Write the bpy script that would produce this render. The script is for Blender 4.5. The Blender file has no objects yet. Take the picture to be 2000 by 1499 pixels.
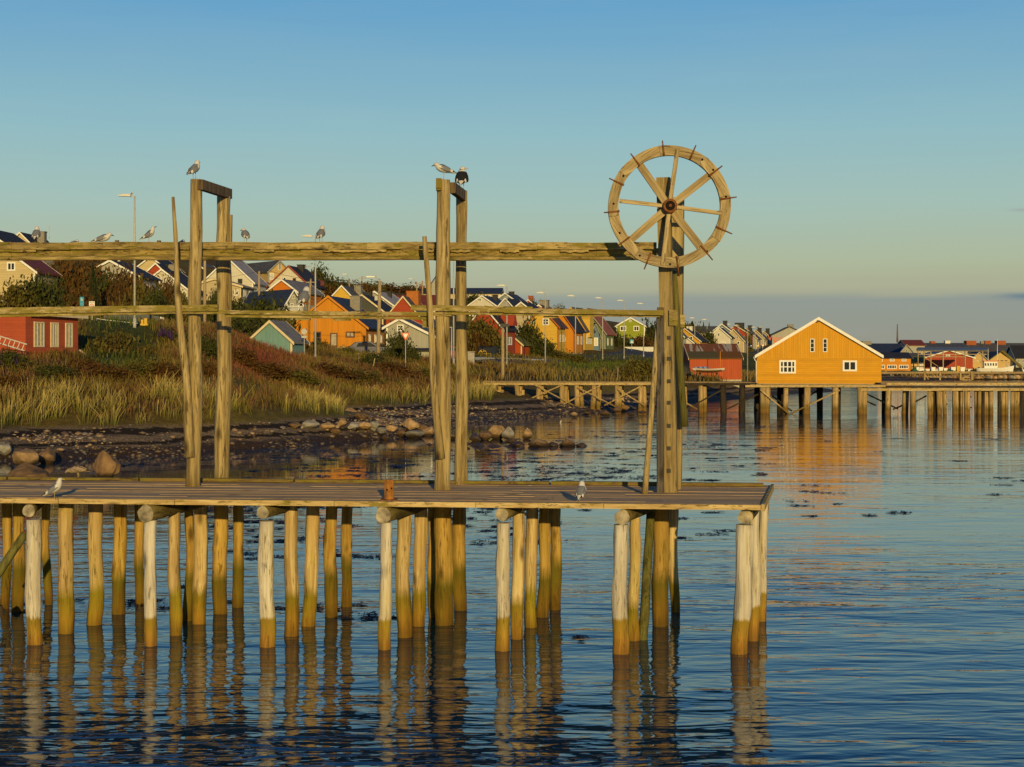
import bpy, bmesh, math, random
import numpy as np
from mathutils import Vector, Matrix, noise as mnoise
random.seed(7); np.random.seed(7)
S = bpy.context.scene
COL = S.collection
R = math.radians
# ------------------------------------------------------------------ camera
F, CX, HY, CH = 3000.0, 1000.0, 700.0, 4.2        # focal length in photo pixels, centre column, horizon row, camera height
cam = bpy.data.objects.new('camera', bpy.data.cameras.new('camera')); COL.objects.link(cam)
cam.location = (0, 0, CH); cam.rotation_euler = (R(90), 0, 0)
cam.data.sensor_width = 36; cam.data.lens = 54; cam.data.shift_y = -0.02475
cam.data.clip_start = 0.3; cam.data.clip_end = 9000
S.camera = cam
# ------------------------------------------------------------------ sky, sun, exposure
SUN_EL, SUN_DX = R(10.0), 0.15                     # sun low behind the camera, a little to its right
W = bpy.data.worlds.new('World'); S.world = W; W.use_nodes = True
def wn(t, **k):
    n = W.node_tree.nodes.new(t)
    for a, b in k.items(): setattr(n, a, b)
    return n
W.node_tree.nodes.clear()
wl = W.node_tree.links.new
sky = wn('ShaderNodeTexSky', sky_type='NISHITA', sun_disc=False, sun_elevation=SUN_EL, sun_rotation=math.pi - math.atan(SUN_DX))
sky.air_density = 1.0; sky.dust_density = 0.6; sky.ozone_density = 1.5
tc = wn('ShaderNodeTexCoord'); sep = wn('ShaderNodeSeparateXYZ'); wl(tc.outputs['Generated'], sep.inputs[0])
mp = wn('ShaderNodeMapping'); mp.inputs['Scale'].default_value = (5, 5, 60); wl(tc.outputs['Generated'], mp.inputs['Vector'])
nz = wn('ShaderNodeTexNoise'); nz.inputs['Scale'].default_value = 1.2; nz.inputs['Detail'].default_value = 4; wl(mp.outputs[0], nz.inputs['Vector'])
def wmath(op, a, b=None, c=None):
    n = wn('ShaderNodeMath', operation=op)
    for i, v in enumerate((a, b, c)):
        if v is None: continue
        if isinstance(v, (int, float)): n.inputs[i].default_value = v
        else: wl(v, n.inputs[i])
    return n.outputs[0]
zz = wmath('ADD', sep.outputs['Z'], wmath('MULTIPLY', wmath('SUBTRACT', nz.outputs['Fac'], 0.5), 0.012))
fz = wmath('MULTIPLY', zz, 2.0)
rp = wn('ShaderNodeValToRGB'); wl(fz, rp.inputs[0])
def lin(r, g, b):
    f = lambda c: (c/12.92 if c <= 0.04045 else ((c+0.055)/1.055)**2.4)
    return (f(r/255), f(g/255), f(b/255), 1)
stops = [(0.0, (146,149,138)), (0.03, (146,150,140)), (0.076, (141,151,147)), (0.088, (170,172,145)), (0.125, (173,184,155)),
         (0.2, (163,192,183)), (0.29, (145,188,197)), (0.45, (100,163,204)), (0.75, (36,102,174)), (1.0, (22,68,132))]
el = rp.color_ramp.elements
while len(el) < len(stops): el.new(0.5)
for e, (p, c) in zip(el, stops): e.position = p; e.color = lin(*c)
# the small dark cloud bank and two thin pink wisps low in the north-east
def blob(x, z, sx, sz):
    xx = wmath('DIVIDE', wmath('SUBTRACT', wmath('DIVIDE', sep.outputs['X'], sep.outputs['Y']), x), sx)
    q = wmath('DIVIDE', wmath('SUBTRACT', zz, z), sz)
    d = wmath('ADD', wmath('MULTIPLY', xx, xx), wmath('MULTIPLY', q, q))
    f = wmath('MULTIPLY', wmath('EXPONENT', wmath('MULTIPLY', d, -1.0)), wmath('GREATER_THAN', sep.outputs['Y'], 0.0))
    return f
def wmix(fac, a, col):
    n = wn('ShaderNodeMix', data_type='RGBA'); wl(fac, n.inputs[0]); wl(a, n.inputs[6]); n.inputs[7].default_value = col
    return n.outputs[2]
mp2 = wn('ShaderNodeMapping'); mp2.inputs['Scale'].default_value = (2.5, 2.5, 16); wl(tc.outputs['Generated'], mp2.inputs['Vector'])
nz2 = wn('ShaderNodeTexNoise'); nz2.inputs['Scale'].default_value = 1.5; nz2.inputs['Detail'].default_value = 6; nz2.inputs['Roughness'].default_value = 0.6; wl(mp2.outputs[0], nz2.inputs['Vector'])
thin = wmath('MULTIPLY', wmath('MAXIMUM', wmath('SUBTRACT', nz2.outputs['Fac'], 0.5), 0.0), 0.32)
base_sky = wmix(thin, rp.outputs[0], lin(186,192,186))
c0 = wmix(wmath('MULTIPLY', blob(0.335, 0.0375, 0.016, 0.0022), 0.9), base_sky, lin(96,122,140))
c0 = wmix(wmath('MULTIPLY', blob(0.332, 0.0925, 0.008, 0.0016), 0.35), c0, lin(150,130,140))
bg1 = wn('ShaderNodeBackground'); bg1.inputs[1].default_value = 0.10; wl(sky.outputs[0], bg1.inputs[0])
bg2 = wn('ShaderNodeBackground'); bg2.inputs[1].default_value = 0.98; wl(c0, bg2.inputs[0])
ms = wn('ShaderNodeMixShader'); ms.inputs[0].default_value = 0.93
wl(bg1.outputs[0], ms.inputs[1]); wl(bg2.outputs[0], ms.inputs[2])
wo = wn('ShaderNodeOutputWorld'); wl(ms.outputs[0], wo.inputs[0])
sun = bpy.data.objects.new('sun', bpy.data.lights.new('sun', 'SUN')); COL.objects.link(sun)
sun.data.energy = 3.8; sun.data.angle = R(0.5); sun.data.color = (1.0, 0.72, 0.26)
sun.rotation_euler = Vector((-SUN_DX, 1, -math.tan(SUN_EL))).to_track_quat('-Z', 'Y').to_euler()
S.view_settings.view_transform = 'Standard'; S.view_settings.look = 'None'
S.view_settings.exposure = 0; S.view_settings.gamma = 1
S.cycles.use_denoising = True
S.cycles.max_bounces = 6; S.cycles.transparent_max_bounces = 8
S.cycles.sample_clamp_indirect = 6
# ------------------------------------------------------------------ helpers
def P(px, py, Y): return Vector(((px-CX)/F*Y, Y, CH-(py-HY)/F*Y))
def G(px, py, z=0.0):
    Y = F*(CH-z)/(py-HY); return Vector(((px-CX)/F*Y, Y, z))
def tag(o, label=None, cat=None, group=None, kind=None):
    if label: o['label'] = label
    if cat: o['category'] = cat
    if group: o['group'] = group
    if kind: o['kind'] = kind
    return o
def empty(name, loc, label, cat, rz=0.0, group=None):
    o = bpy.data.objects.new(name, None); COL.objects.link(o)
    o.location = loc; o.rotation_euler = (0, 0, rz); o.empty_display_size = 0.2
    return tag(o, label, cat, group)
class MB:
    """collects shapes and links them as one mesh object"""
    def __init__(s): s.v = []; s.f = []; s.m = []; s.sm = []
    def poly(s, vs, fs, mi=0, smooth=False):
        k = len(s.v); s.v += [tuple(v) for v in vs]
        for f in fs: s.f.append([i+k for i in f]); s.m.append(mi); s.sm.append(smooth)
    def box(s, c, size, rot=None, mi=0):
        hx, hy, hz = size[0]/2, size[1]/2, size[2]/2
        vs = [Vector((x*hx, y*hy, z*hz)) for x in (-1,1) for y in (-1,1) for z in (-1,1)]
        if rot is not None: vs = [rot @ v for v in vs]
        c = Vector(c); vs = [v+c for v in vs]
        s.poly(vs, [(0,1,3,2),(4,6,7,5),(0,4,5,1),(2,3,7,6),(0,2,6,4),(1,5,7,3)], mi); return s
    def prism(s, pts2, q0, q1, fn, mi=0):
        n = len(pts2)
        vs = [fn(a, q0, b) for a, b in pts2]+[fn(a, q1, b) for a, b in pts2]
        fs = [tuple(range(n)), tuple(range(2*n-1, n-1, -1))]+[(i, i+n, (i+1)%n+n, (i+1)%n) for i in range(n)]
        s.poly(vs, fs, mi); return s
    def bar(s, a, b, w, h, up=(0,0,1), mi=0):
        a = Vector(a); b = Vector(b); d = b-a; L = d.length; x = d/L
        y = Vector(up).cross(x)
        if y.length < 1e-4: y = Vector((0,1,0))
        y.normalize(); z = x.cross(y)
        s.box((a+b)/2, (L, w, h), Matrix((x, y, z)).transposed(), mi); return s
    def tube(s, pts, rad, n=10, mi=0, cap=True, smooth=True, wob=0.0, seed=0, sx=1.0):
        pts = [Vector(p) for p in pts]; rings = []
        k = len(s.v)
        for i, p in enumerate(pts):
            d = (pts[min(i+1, len(pts)-1)]-pts[max(i-1, 0)]).normalized()
            u = d.cross(Vector((0, 1, 0.013)));
            if u.length < 1e-3: u = d.cross(Vector((1, 0, 0)))
            u.normalize(); w = d.cross(u)
            r = rad[i] if hasattr(rad, '__len__') else rad
            for j in range(n):
                a = 2*math.pi*j/n
                rr = r
                if wob:
                    rr *= 1+wob*mnoise.noise(Vector((math.cos(a)*1.3+seed*7.1, math.sin(a)*1.3+seed*3.3, i*0.45+seed)))
                s.v.append(tuple(p+u*(math.cos(a)*rr*sx)+w*(math.sin(a)*rr)))
        for i in range(len(pts)-1):
            for j in range(n):
                s.f.append([k+i*n+j, k+i*n+(j+1)%n, k+(i+1)*n+(j+1)%n, k+(i+1)*n+j]); s.m.append(mi); s.sm.append(smooth)
        if cap:
            s.f.append([k+j for j in range(n)][::-1]); s.m.append(mi); s.sm.append(False)
            s.f.append([k+(len(pts)-1)*n+j for j in range(n)]); s.m.append(mi); s.sm.append(False)
        return s
    def build(s, name, mats, parent=None, world=True, label=None):
        off = Vector((0,0,0))
        if parent is not None and world:
            off = parent.location
            p = parent.parent
            while p is not None: off = off+p.location; p = p.parent
        me = bpy.data.meshes.new(name)
        me.from_pydata([(v[0]-off[0], v[1]-off[1], v[2]-off[2]) for v in s.v], [], s.f)
        if not isinstance(mats, (list, tuple)): mats = [mats]
        for m in mats: me.materials.append(m)
        me.polygons.foreach_set('material_index', s.m); me.polygons.foreach_set('use_smooth', s.sm)
        bm = bmesh.new(); bm.from_mesh(me); bmesh.ops.recalc_face_normals(bm, faces=bm.faces); bm.to_mesh(me); bm.free()
        me.update()
        o = bpy.data.objects.new(name, me); COL.objects.link(o)
        if parent is not None: o.parent = parent
        if label: o['label'] = label
        return o
def mesh_np(name, verts, quads, mats, cols=None, midx=None):
    me = bpy.data.meshes.new(name)
    nv, nq = len(verts), len(quads)
    k = quads.shape[1]
    me.vertices.add(nv); me.vertices.foreach_set('co', np.asarray(verts, np.float32).ravel())
    me.loops.add(nq*k); me.loops.foreach_set('vertex_index', np.asarray(quads, np.int32).ravel())
    me.polygons.add(nq); me.polygons.foreach_set('loop_start', np.arange(0, nq*k, k, dtype=np.int32))
    if cols is not None:
        at = me.color_attributes.new('Col', 'FLOAT_COLOR', 'POINT')
        c4 = np.ones((nv, 4), np.float32); c4[:, :3] = cols; at.data.foreach_set('color', c4.ravel())
    for m in (mats if isinstance(mats, (list, tuple)) else [mats]): me.materials.append(m)
    if midx is not None: me.polygons.foreach_set('material_index', np.asarray(midx, np.int32))
    me.update(calc_edges=True); me.validate()
    return me
def mobj(name, me, parent=None):
    o = bpy.data.objects.new(name, me); COL.objects.link(o)
    if parent is not None: o.parent = parent
    return o
# ------------------------------------------------------------------ materials
MATS = {}
class NT:
    def __init__(s, name):
        s.m = bpy.data.materials.new(name); s.m.use_nodes = True; s.t = s.m.node_tree
        s.b = s.t.nodes['Principled BSDF']; s.out = s.t.nodes['Material Output']
    def n(s, t, **k):
        x = s.t.nodes.new(t)
        for a, b in k.items(): setattr(x, a, b)
        return x
    def l(s, a, b): s.t.links.new(a, b)
    def set(s, inp, v):
        if isinstance(v, (int, float)): inp.default_value = v
        elif isinstance(v, (tuple, list)): inp.default_value = v if len(v) == len(inp.default_value) else (*v, 1)
        else: s.l(v, inp)
    def math(s, op, a, b=None, c=None, clamp=False):
        x = s.n('ShaderNodeMath', operation=op); x.use_clamp = clamp
        for i, v in enumerate((a, b, c)):
            if v is not None: s.set(x.inputs[i], v)
        return x.outputs[0]
    def mix(s, f, a, b, blend='MIX'):
        x = s.n('ShaderNodeMix', data_type='RGBA', blend_type=blend)
        s.set(x.inputs[0], f); s.set(x.inputs[6], a); s.set(x.inputs[7], b); return x.outputs[2]
    def ramp(s, f, *st):
        x = s.n('ShaderNodeValToRGB'); s.l(f, x.inputs[0]); e = x.color_ramp.elements
        while len(e) < len(st): e.new(0.5)
        for q, (p, c) in zip(e, st): q.position = p; q.color = (c, c, c, 1) if isinstance(c, (int, float)) else (*c, 1)
        return x.outputs[0]
    def coord(s, which='Object', scale=(1,1,1), rot=(0,0,0)):
        c = s.n('ShaderNodeTexCoord'); m = s.n('ShaderNodeMapping'); s.l(c.outputs[which], m.inputs[0])
        m.inputs['Scale'].default_value = scale; m.inputs['Rotation'].default_value = rot; return m.outputs[0]
    def noise(s, vec, scale=1, detail=4, rough=0.55, dist=0.0):
        x = s.n('ShaderNodeTexNoise'); s.l(vec, x.inputs['Vector'])
        x.inputs['Scale'].default_value = scale; x.inputs['Detail'].default_value = detail
        x.inputs['Roughness'].default_value = rough; x.inputs['Distortion'].default_value = dist; return x.outputs['Fac']
    def bump(s, h, strength=0.4, dist=0.02):
        x = s.n('ShaderNodeBump'); s.l(h, x.inputs['Height']); x.inputs['Strength'].default_value = strength
        x.inputs['Distance'].default_value = dist; s.l(x.outputs[0], s.b.inputs['Normal']); return x
    def base(s, c, rough=0.8, spec=0.25, metal=0.0):
        s.set(s.b.inputs['Base Color'], c); s.set(s.b.inputs['Roughness'], rough)
        s.b.inputs['Specular IOR Level'].default_value = spec; s.b.inputs['Metallic'].default_value = metal
    def island(s): return s.n('ShaderNodeNewGeometry').outputs['Random Per Island']
    def objrand(s): return s.n('ShaderNodeObjectInfo').outputs['Random']
    def z(s):
        g = s.n('ShaderNodeNewGeometry'); x = s.n('ShaderNodeSeparateXYZ'); s.l(g.outputs['Position'], x.inputs[0]); return x.outputs['Z']
def sc(c, k): return tuple(min(1, x*k) for x in c)
def plain(name, c, rough=0.7, spec=0.25, var=0.25, scale=3.0, metal=0.0, bump=0.0, detail=5):
    if name in MATS: return MATS[name]
    t = NT(name); co = t.coord()
    n = t.ramp(t.noise(co, scale, detail), (0.3, 0.0), (0.7, 1.0))
    col = t.mix(n, (*sc(c, 1-var), 1), (*sc(c, 1+var*0.6), 1))
    t.base(col, rough, spec, metal)
    if bump: t.bump(n, bump, 0.02)
    MATS[name] = t.m; return t.m
def log_wood(name, top, dark, along='z', tide=None, moss=0.0, crack=1.0, rough=0.85, rnd=0.25):
    """weathered timber: fibres along one axis, cracks, knots, stains; tide=(height, soft, low colour, green colour)"""
    t = NT(name)
    sc_ = {'z': (14, 14, 0.8), 'x': (0.8, 14, 14), 'y': (14, 0.8, 14)}[along]
    s2 = {'z': (3, 3, 0.5), 'x': (0.5, 3, 3), 'y': (3, 0.5, 3)}[along]
    c1 = t.coord('Object', sc_); c2 = t.coord('Object', s2); c3 = t.coord()
    fib = t.noise(c1, 1.0, 6, 0.65, 0.6); big = t.noise(c2, 1.0, 4); fine = t.noise(c1, 4.0, 4)
    col = t.mix(t.ramp(fib, (0.38, 0.0), (0.58, 1.0)), (*dark, 1), (*top, 1))
    col = t.mix(t.ramp(big, (0.35, 0.55), (0.65, 0.0)), col, (*sc(dark, 0.85), 1))
    ck = t.math('MULTIPLY', t.math('MULTIPLY', t.ramp(fine, (0.32, 1.0), (0.42, 0.0)), t.ramp(t.noise(c2, 2.3, 3), (0.48, 0.08), (0.62, 1.0))), 0.8*crack)
    col = t.mix(ck, col, (*sc(dark, 0.25), 1))
    vo = t.n('ShaderNodeTexVoronoi'); t.l(t.coord('Object', {'z': (3.2,3.2,1.3), 'x': (1.3,3.2,3.2), 'y': (3.2,1.3,3.2)}[along]), vo.inputs['Vector'])
    vo.inputs['Scale'].default_value = 1.0
    kn = t.ramp(vo.outputs['Distance'], (0.07, 0.85), (0.20, 0.0))
    col = t.mix(kn, col, (*sc(dark, 0.3), 1))
    scar = t.ramp(t.noise(t.coord('Object', {'z': (7, 7, 1.6), 'x': (1.6, 7, 7), 'y': (7, 1.6, 7)}[along]), 1.0, 3, 0.6), (0.665, 0.0), (0.70, 1.0))
    col = t.mix(t.math('MULTIPLY', scar, 0.8), col, (*sc(dark, 0.45), 1))
    hs = t.n('ShaderNodeHueSaturation'); t.l(col, hs.inputs['Color'])
    t.l(t.math('MULTIPLY_ADD', t.math('ADD', t.math('MULTIPLY', t.objrand(), 0.6), t.math('MULTIPLY', t.island(), 0.4)), rnd*2, 1-rnd), hs.inputs['Value'])
    col = hs.outputs[0]
    if tide:
        h, soft, low, green = tide
        zz = t.math('ADD', t.z(), t.math('MULTIPLY', t.math('SUBTRACT', fib, 0.5), 0.16))
        zz = t.math('ADD', zz, t.math('MULTIPLY', t.math('SUBTRACT', t.objrand(), 0.5), 0.16))
        f = t.math('DIVIDE', t.math('SUBTRACT', h+soft/2, zz), soft, clamp=True)
        lowc = t.mix(t.ramp(fib, (0.35, 0.0), (0.65, 1.0)), (*sc(low, 0.45), 1), (*low, 1))
        gr = t.math('MULTIPLY', t.ramp(t.math('DIVIDE', zz, h*2), (0.10, 0.15), (0.45, 1.0), (0.85, 0.0)), 0.8)
        if green: lowc = t.mix(gr, lowc, (*green, 1))
        col = t.mix(f, col, lowc)
        if green:
            up = t.math('MULTIPLY', t.ramp(t.noise(c2, 1.4, 5), (0.5, 0.0), (0.72, 1.0)), 0.55)
            col = t.mix(up, col, (*sc(green, 1.9), 1))
        wet = t.math('DIVIDE', t.math('SUBTRACT', 0.22, zz), 0.22, clamp=True)
        col = t.mix(t.math('MULTIPLY', wet, 0.55), col, (*sc(low, 0.25), 1))
    if moss:
        g = t.n('ShaderNodeNewGeometry'); x = t.n('ShaderNodeSeparateXYZ'); t.l(g.outputs['Normal'], x.inputs[0])
        mk = t.math('ADD', t.noise(t.coord('Object', (1.5, 5, 5)), 1.6, 7, 0.7), t.math('MULTIPLY', x.outputs['Z'], 0.12))
        mk = t.ramp(mk, (0.62-moss*0.25, 0.0), (0.70-moss*0.25, 1.0))
        mcol = t.mix(t.noise(c3, 9, 4), (0.26, 0.19, 0.025, 1), (0.13, 0.13, 0.02, 1))
        col = t.mix(t.math('MULTIPLY', mk, 0.85), col, mcol)
        lk = t.ramp(t.noise(t.coord('Object', (2.0, 9, 9)), 2.2, 7, 0.75), (0.60, 0.0), (0.64, 1.0))
        lk2 = t.math('MULTIPLY', lk, t.ramp(t.noise(t.coord('Object', (0.7, 0.7, 0.7)), 1.0, 2), (0.45, 0.0), (0.6, 1.0)))
        col = t.mix(t.math('MULTIPLY', lk2, 0.9), col, (0.03, 0.022, 0.012, 1))
    if name == 'deck_plank_wood':                       # gull droppings
        v2 = t.n('ShaderNodeTexVoronoi'); t.l(t.coord('Object', (2.2, 3.5, 1)), v2.inputs['Vector']); v2.inputs['Scale'].default_value = 1.0
        sp = t.n('ShaderNodeSeparateColor'); t.l(v2.outputs['Color'], sp.inputs[0])
        dr = t.math('MULTIPLY', t.math('LESS_THAN', t.math('ADD', v2.outputs['Distance'], t.math('MULTIPLY', t.math('SUBTRACT', fine, 0.5), 0.25)), 0.075), t.math('GREATER_THAN', sp.outputs[0], 0.62))
        col = t.mix(t.math('MULTIPLY', dr, 0.8), col, (0.72, 0.69, 0.60, 1))
    t.base(col, rough, 0.2)
    hgt = t.math('SUBTRACT', t.math('MULTIPLY', fib, 0.7), t.math('MULTIPLY', ck, 1.0))
    t.bump(hgt, 0.8, 0.03)
    MATS[name] = t.m; return t.m
POST = log_wood('post_wood', (0.50, 0.39, 0.185), (0.18, 0.125, 0.05), rnd=0.14, crack=1.3)
POSTD = log_wood('old_dark_timber', (0.20, 0.145, 0.085), (0.09, 0.06, 0.035), rnd=0.15)
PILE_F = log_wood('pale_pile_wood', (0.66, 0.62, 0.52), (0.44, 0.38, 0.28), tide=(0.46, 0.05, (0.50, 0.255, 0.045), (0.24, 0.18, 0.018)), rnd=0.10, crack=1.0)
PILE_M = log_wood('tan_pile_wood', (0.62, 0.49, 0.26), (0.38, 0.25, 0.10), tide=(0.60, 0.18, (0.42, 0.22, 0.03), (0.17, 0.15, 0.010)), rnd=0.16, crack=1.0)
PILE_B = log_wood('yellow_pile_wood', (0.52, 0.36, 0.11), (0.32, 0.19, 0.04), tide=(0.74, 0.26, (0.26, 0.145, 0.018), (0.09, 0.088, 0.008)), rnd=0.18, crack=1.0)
GREENLOG = log_wood('algae_green_wood', (0.16, 0.15, 0.04), (0.07, 0.065, 0.018), rnd=0.1)
CAPLOG = log_wood('cap_log_wood', (0.17, 0.135, 0.05), (0.08, 0.06, 0.02), along='y', rnd=0.1)
LOGEND = plain('sawn_log_end', (0.36, 0.31, 0.22), 0.9, 0.1, 0.65, 7, bump=0.4)
DECKW = log_wood('deck_plank_wood', (0.56, 0.39, 0.20), (0.39, 0.26, 0.125), along='x', rnd=0.06, crack=0.6)
EDGEW = log_wood('edge_board_wood', (0.60, 0.46, 0.22), (0.38, 0.26, 0.10), along='x', moss=0.25, rnd=0.1)
KERBW = log_wood('mossy_kerb_wood', (0.22, 0.15, 0.05), (0.12, 0.08, 0.025), along='x', moss=0.55, rnd=0.1)
BEAMW = log_wood('beam_wood', (0.46, 0.35, 0.145), (0.17, 0.12, 0.04), along='x', moss=0.36, rnd=0.24, crack=1.2)
RAILW = log_wood('mossy_rail_wood', (0.50, 0.40, 0.20), (0.22, 0.165, 0.06), along='x', moss=0.62, rnd=0.1)
WHEELW = log_wood('wheel_wood', (0.49, 0.39, 0.21), (0.24, 0.175, 0.085), along='x', rnd=0.22, crack=1.1)
BEAM_SHADE = log_wood('shade_toned_beam_wood', (0.36, 0.27, 0.09), (0.14, 0.10, 0.03), along='x', moss=0.45, rnd=0.2, crack=1.2)  # darker, mossy beam wood: the recess's shadow is put into its colour
PIERW = log_wood('pier_pile_wood', (0.52, 0.38, 0.19), (0.28, 0.19, 0.08), tide=(0.7, 0.5, (0.30, 0.17, 0.045), (0.10, 0.075, 0.015)), rnd=0.22)
PIERD = log_wood('dark_pile_wood', (0.06, 0.045, 0.03), (0.025, 0.02, 0.015), rnd=0.2)  # near-black wood for the dark piles, rear rows and gap bar
PIERK = log_wood('pier_deck_wood', (0.36, 0.27, 0.15), (0.20, 0.14, 0.07), along='x', rnd=0.2)
UTILW = log_wood('utility_pole_wood', (0.46, 0.36, 0.22), (0.32, 0.24, 0.13), rnd=0.1)
RUST = plain('rusty_iron', (0.20, 0.075, 0.025), 0.85, 0.2, 0.6, 14, bump=0.4)
RUSTB = plain('rusty_bollard_iron', (0.34, 0.14, 0.03), 0.8, 0.25, 0.5, 10, bump=0.4)
IRON = plain('dark_iron', (0.03, 0.028, 0.026), 0.6, 0.4, 0.3, 8)
GALV = plain('galvanised_steel', (0.42, 0.42, 0.40), 0.5, 0.4, 0.15, 4)
DARK = plain('hole_dark', (0.012, 0.010, 0.008), 0.9, 0.1, 0.1)
GLASS = plain('window_glass', (0.018, 0.022, 0.028), 0.08, 0.5, 0.2, 1)
CURTAIN = plain('curtained_glass', (0.42, 0.38, 0.28), 0.35, 0.4, 0.35, 6)
WHITE = plain('white_paint', (0.78, 0.77, 0.72), 0.6, 0.3, 0.08, 6)
CONC = plain('concrete', (0.36, 0.34, 0.30), 0.9, 0.2, 0.25, 4)
ASPH = plain('asphalt', (0.060, 0.060, 0.064), 0.9, 0.2, 0.25, 2)
def siding(key, c, axis='z', per=0.16, wear=0.12):
    name = key+'_siding_'+axis
    if name in MATS: return MATS[name]
    t = NT(name); co = t.coord(); x = t.n('ShaderNodeSeparateXYZ'); t.l(co, x.inputs[0])
    if axis == 'z': q = x.outputs['Z']
    else: q = t.math('ADD', x.outputs['X'], x.outputs['Y'])
    fr = t.math('FRACT', t.math('DIVIDE', q, per))
    seam = t.ramp(fr, (0.0, 1.0), (0.10, 0.0), (0.93, 0.0), (1.0, 1.0))
    cell = t.n('ShaderNodeTexWhiteNoise', noise_dimensions='1D'); t.l(t.math('FLOOR', t.math('DIVIDE', q, per)), cell.inputs['W'])
    st = t.noise(t.coord('Object', (6, 6, 0.5) if axis != 'z' else (0.7, 0.7, 7)), 1.0, 5)
    k = t.math('ADD', t.math('MULTIPLY', cell.outputs['Value'], 0.5), t.math('MULTIPLY', t.ramp(st, (0.3, 0.0), (0.7, 1.0)), 0.5))
    col = t.mix(k, (*sc(c, 1-wear*1.4), 1), (*sc(c, 1+wear*0.7), 1))
    col = t.mix(t.math('MULTIPLY', seam, 0.45), col, (*sc(c, 0.35), 1))
    old = t.noise(t.coord('Object', (0.9, 0.9, 0.35)), 1.0, 6, 0.65)
    col = t.mix(t.math('MULTIPLY', t.ramp(old, (0.50, 0.0), (0.72, 1.0)), 0.22), col, (c[0]*0.5, c[1]*0.55, c[2]*0.6+0.02, 1))
    t.base(col, 0.65, 0.25); t.bump(fr if axis == 'z' else seam, 0.5, 0.02)
    MATS[name] = t.m; return t.m
def roofmat(key, c, rough=0.75, per=0.25):
    name = key+'_roof'
    if name in MATS: return MATS[name]
    t = NT(name); co = t.coord(); x = t.n('ShaderNodeSeparateXYZ'); t.l(co, x.inputs[0])
    fr = t.math('FRACT', t.math('DIVIDE', x.outputs['Z'], per))
    seam = t.ramp(fr, (0.0, 1.0), (0.15, 0.0))
    n = t.ramp(t.noise(co, 1.5, 6), (0.3, 0.0), (0.7, 1.0))
    col = t.mix(n, (*sc(c, 0.7), 1), (*sc(c, 1.2), 1)); col = t.mix(t.math('MULTIPLY', seam, 0.35), col, (*sc(c, 0.4), 1))
    t.base(col, rough, 0.25); t.bump(seam, 0.4, 0.03)
    MATS[name] = t.m; return t.m
def leafmat(name, a, b, c, tr=0.25):
    t = NT(name); i = t.island()
    col = t.mix(t.ramp(i, (0.0, 0.0), (1.0, 1.0)), (*a, 1), (*b, 1))
    n = t.ramp(t.noise(t.coord('Object', (1.6, 1.6, 1.6)), 1.0, 3), (0.42, 0.0), (0.62, 1.0))
    col = t.mix(t.math('MULTIPLY', n, 0.7), col, (*c, 1))
    t.base(col, 0.7, 0.15)
    tl = t.n('ShaderNodeBsdfTranslucent'); t.l(col, tl.inputs[0]); mx = t.n('ShaderNodeMixShader'); mx.inputs[0].default_value = tr
    t.l(t.b.outputs[0], mx.inputs[1]); t.l(tl.outputs[0], mx.inputs[2]); t.l(mx.outputs[0], t.out.inputs[0])
    MATS[name] = t.m; return t.m
LEAF = {
 'green': leafmat('dark_green_leaves', (0.034, 0.044, 0.011), (0.090, 0.100, 0.020), (0.065, 0.058, 0.015)),
 'olive': leafmat('olive_leaves', (0.075, 0.072, 0.014), (0.165, 0.145, 0.028), (0.13, 0.085, 0.020)),
 'rust': leafmat('rust_brown_leaves', (0.060, 0.036, 0.010), (0.15, 0.085, 0.020), (0.13, 0.055, 0.014)),
 'spruce': leafmat('spruce_needles', (0.016, 0.022, 0.008), (0.040, 0.048, 0.014), (0.03, 0.03, 0.01), 0.1),
}
ttt = NT('vertex_coloured_plants'); at_ = ttt.n('ShaderNodeAttribute', attribute_name='Col')
ttt.base(at_.outputs['Color'], 0.75, 0.15)
tl_ = ttt.n('ShaderNodeBsdfTranslucent'); ttt.l(at_.outputs['Color'], tl_.inputs[0]); mx_ = ttt.n('ShaderNodeMixShader'); mx_.inputs[0].default_value = 0.25
ttt.l(ttt.b.outputs[0], mx_.inputs[1]); ttt.l(tl_.outputs[0], mx_.inputs[2]); ttt.l(mx_.outputs[0], ttt.out.inputs[0])
BLADE = ttt.m
def rockmat(name, c, rough=0.85, spec=0.2):
    t = NT(name); co = t.coord()
    a = t.ramp(t.noise(co, 2.2, 8, 0.6), (0.3, 0.0), (0.7, 1.0))
    col = t.mix(a, (*sc(c, 0.55), 1), (*sc(c, 1.25), 1))
    hs = t.n('ShaderNodeHueSaturation'); t.l(col, hs.inputs['Color']); t.l(t.math('MULTIPLY_ADD', t.objrand(), 0.6, 0.7), hs.inputs['Value'])
    col = t.mix(t.math('DIVIDE', t.math('SUBTRACT', 0.30, t.z()), 0.2, clamp=True), hs.outputs[0], (0.045, 0.028, 0.014, 1))
    t.base(col, rough, spec); t.bump(a, 0.6, 0.05)
    MATS[name] = t.m; return t.m
ROCK = {'tan': rockmat('tan_rock', (0.40, 0.26, 0.13)), 'brown': rockmat('brown_rock', (0.19, 0.115, 0.055)),
        'grey': rockmat('grey_rock', (0.27, 0.25, 0.21)), 'wet': rockmat('wet_dark_rock', (0.085, 0.055, 0.035), 0.45, 0.45)}
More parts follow.
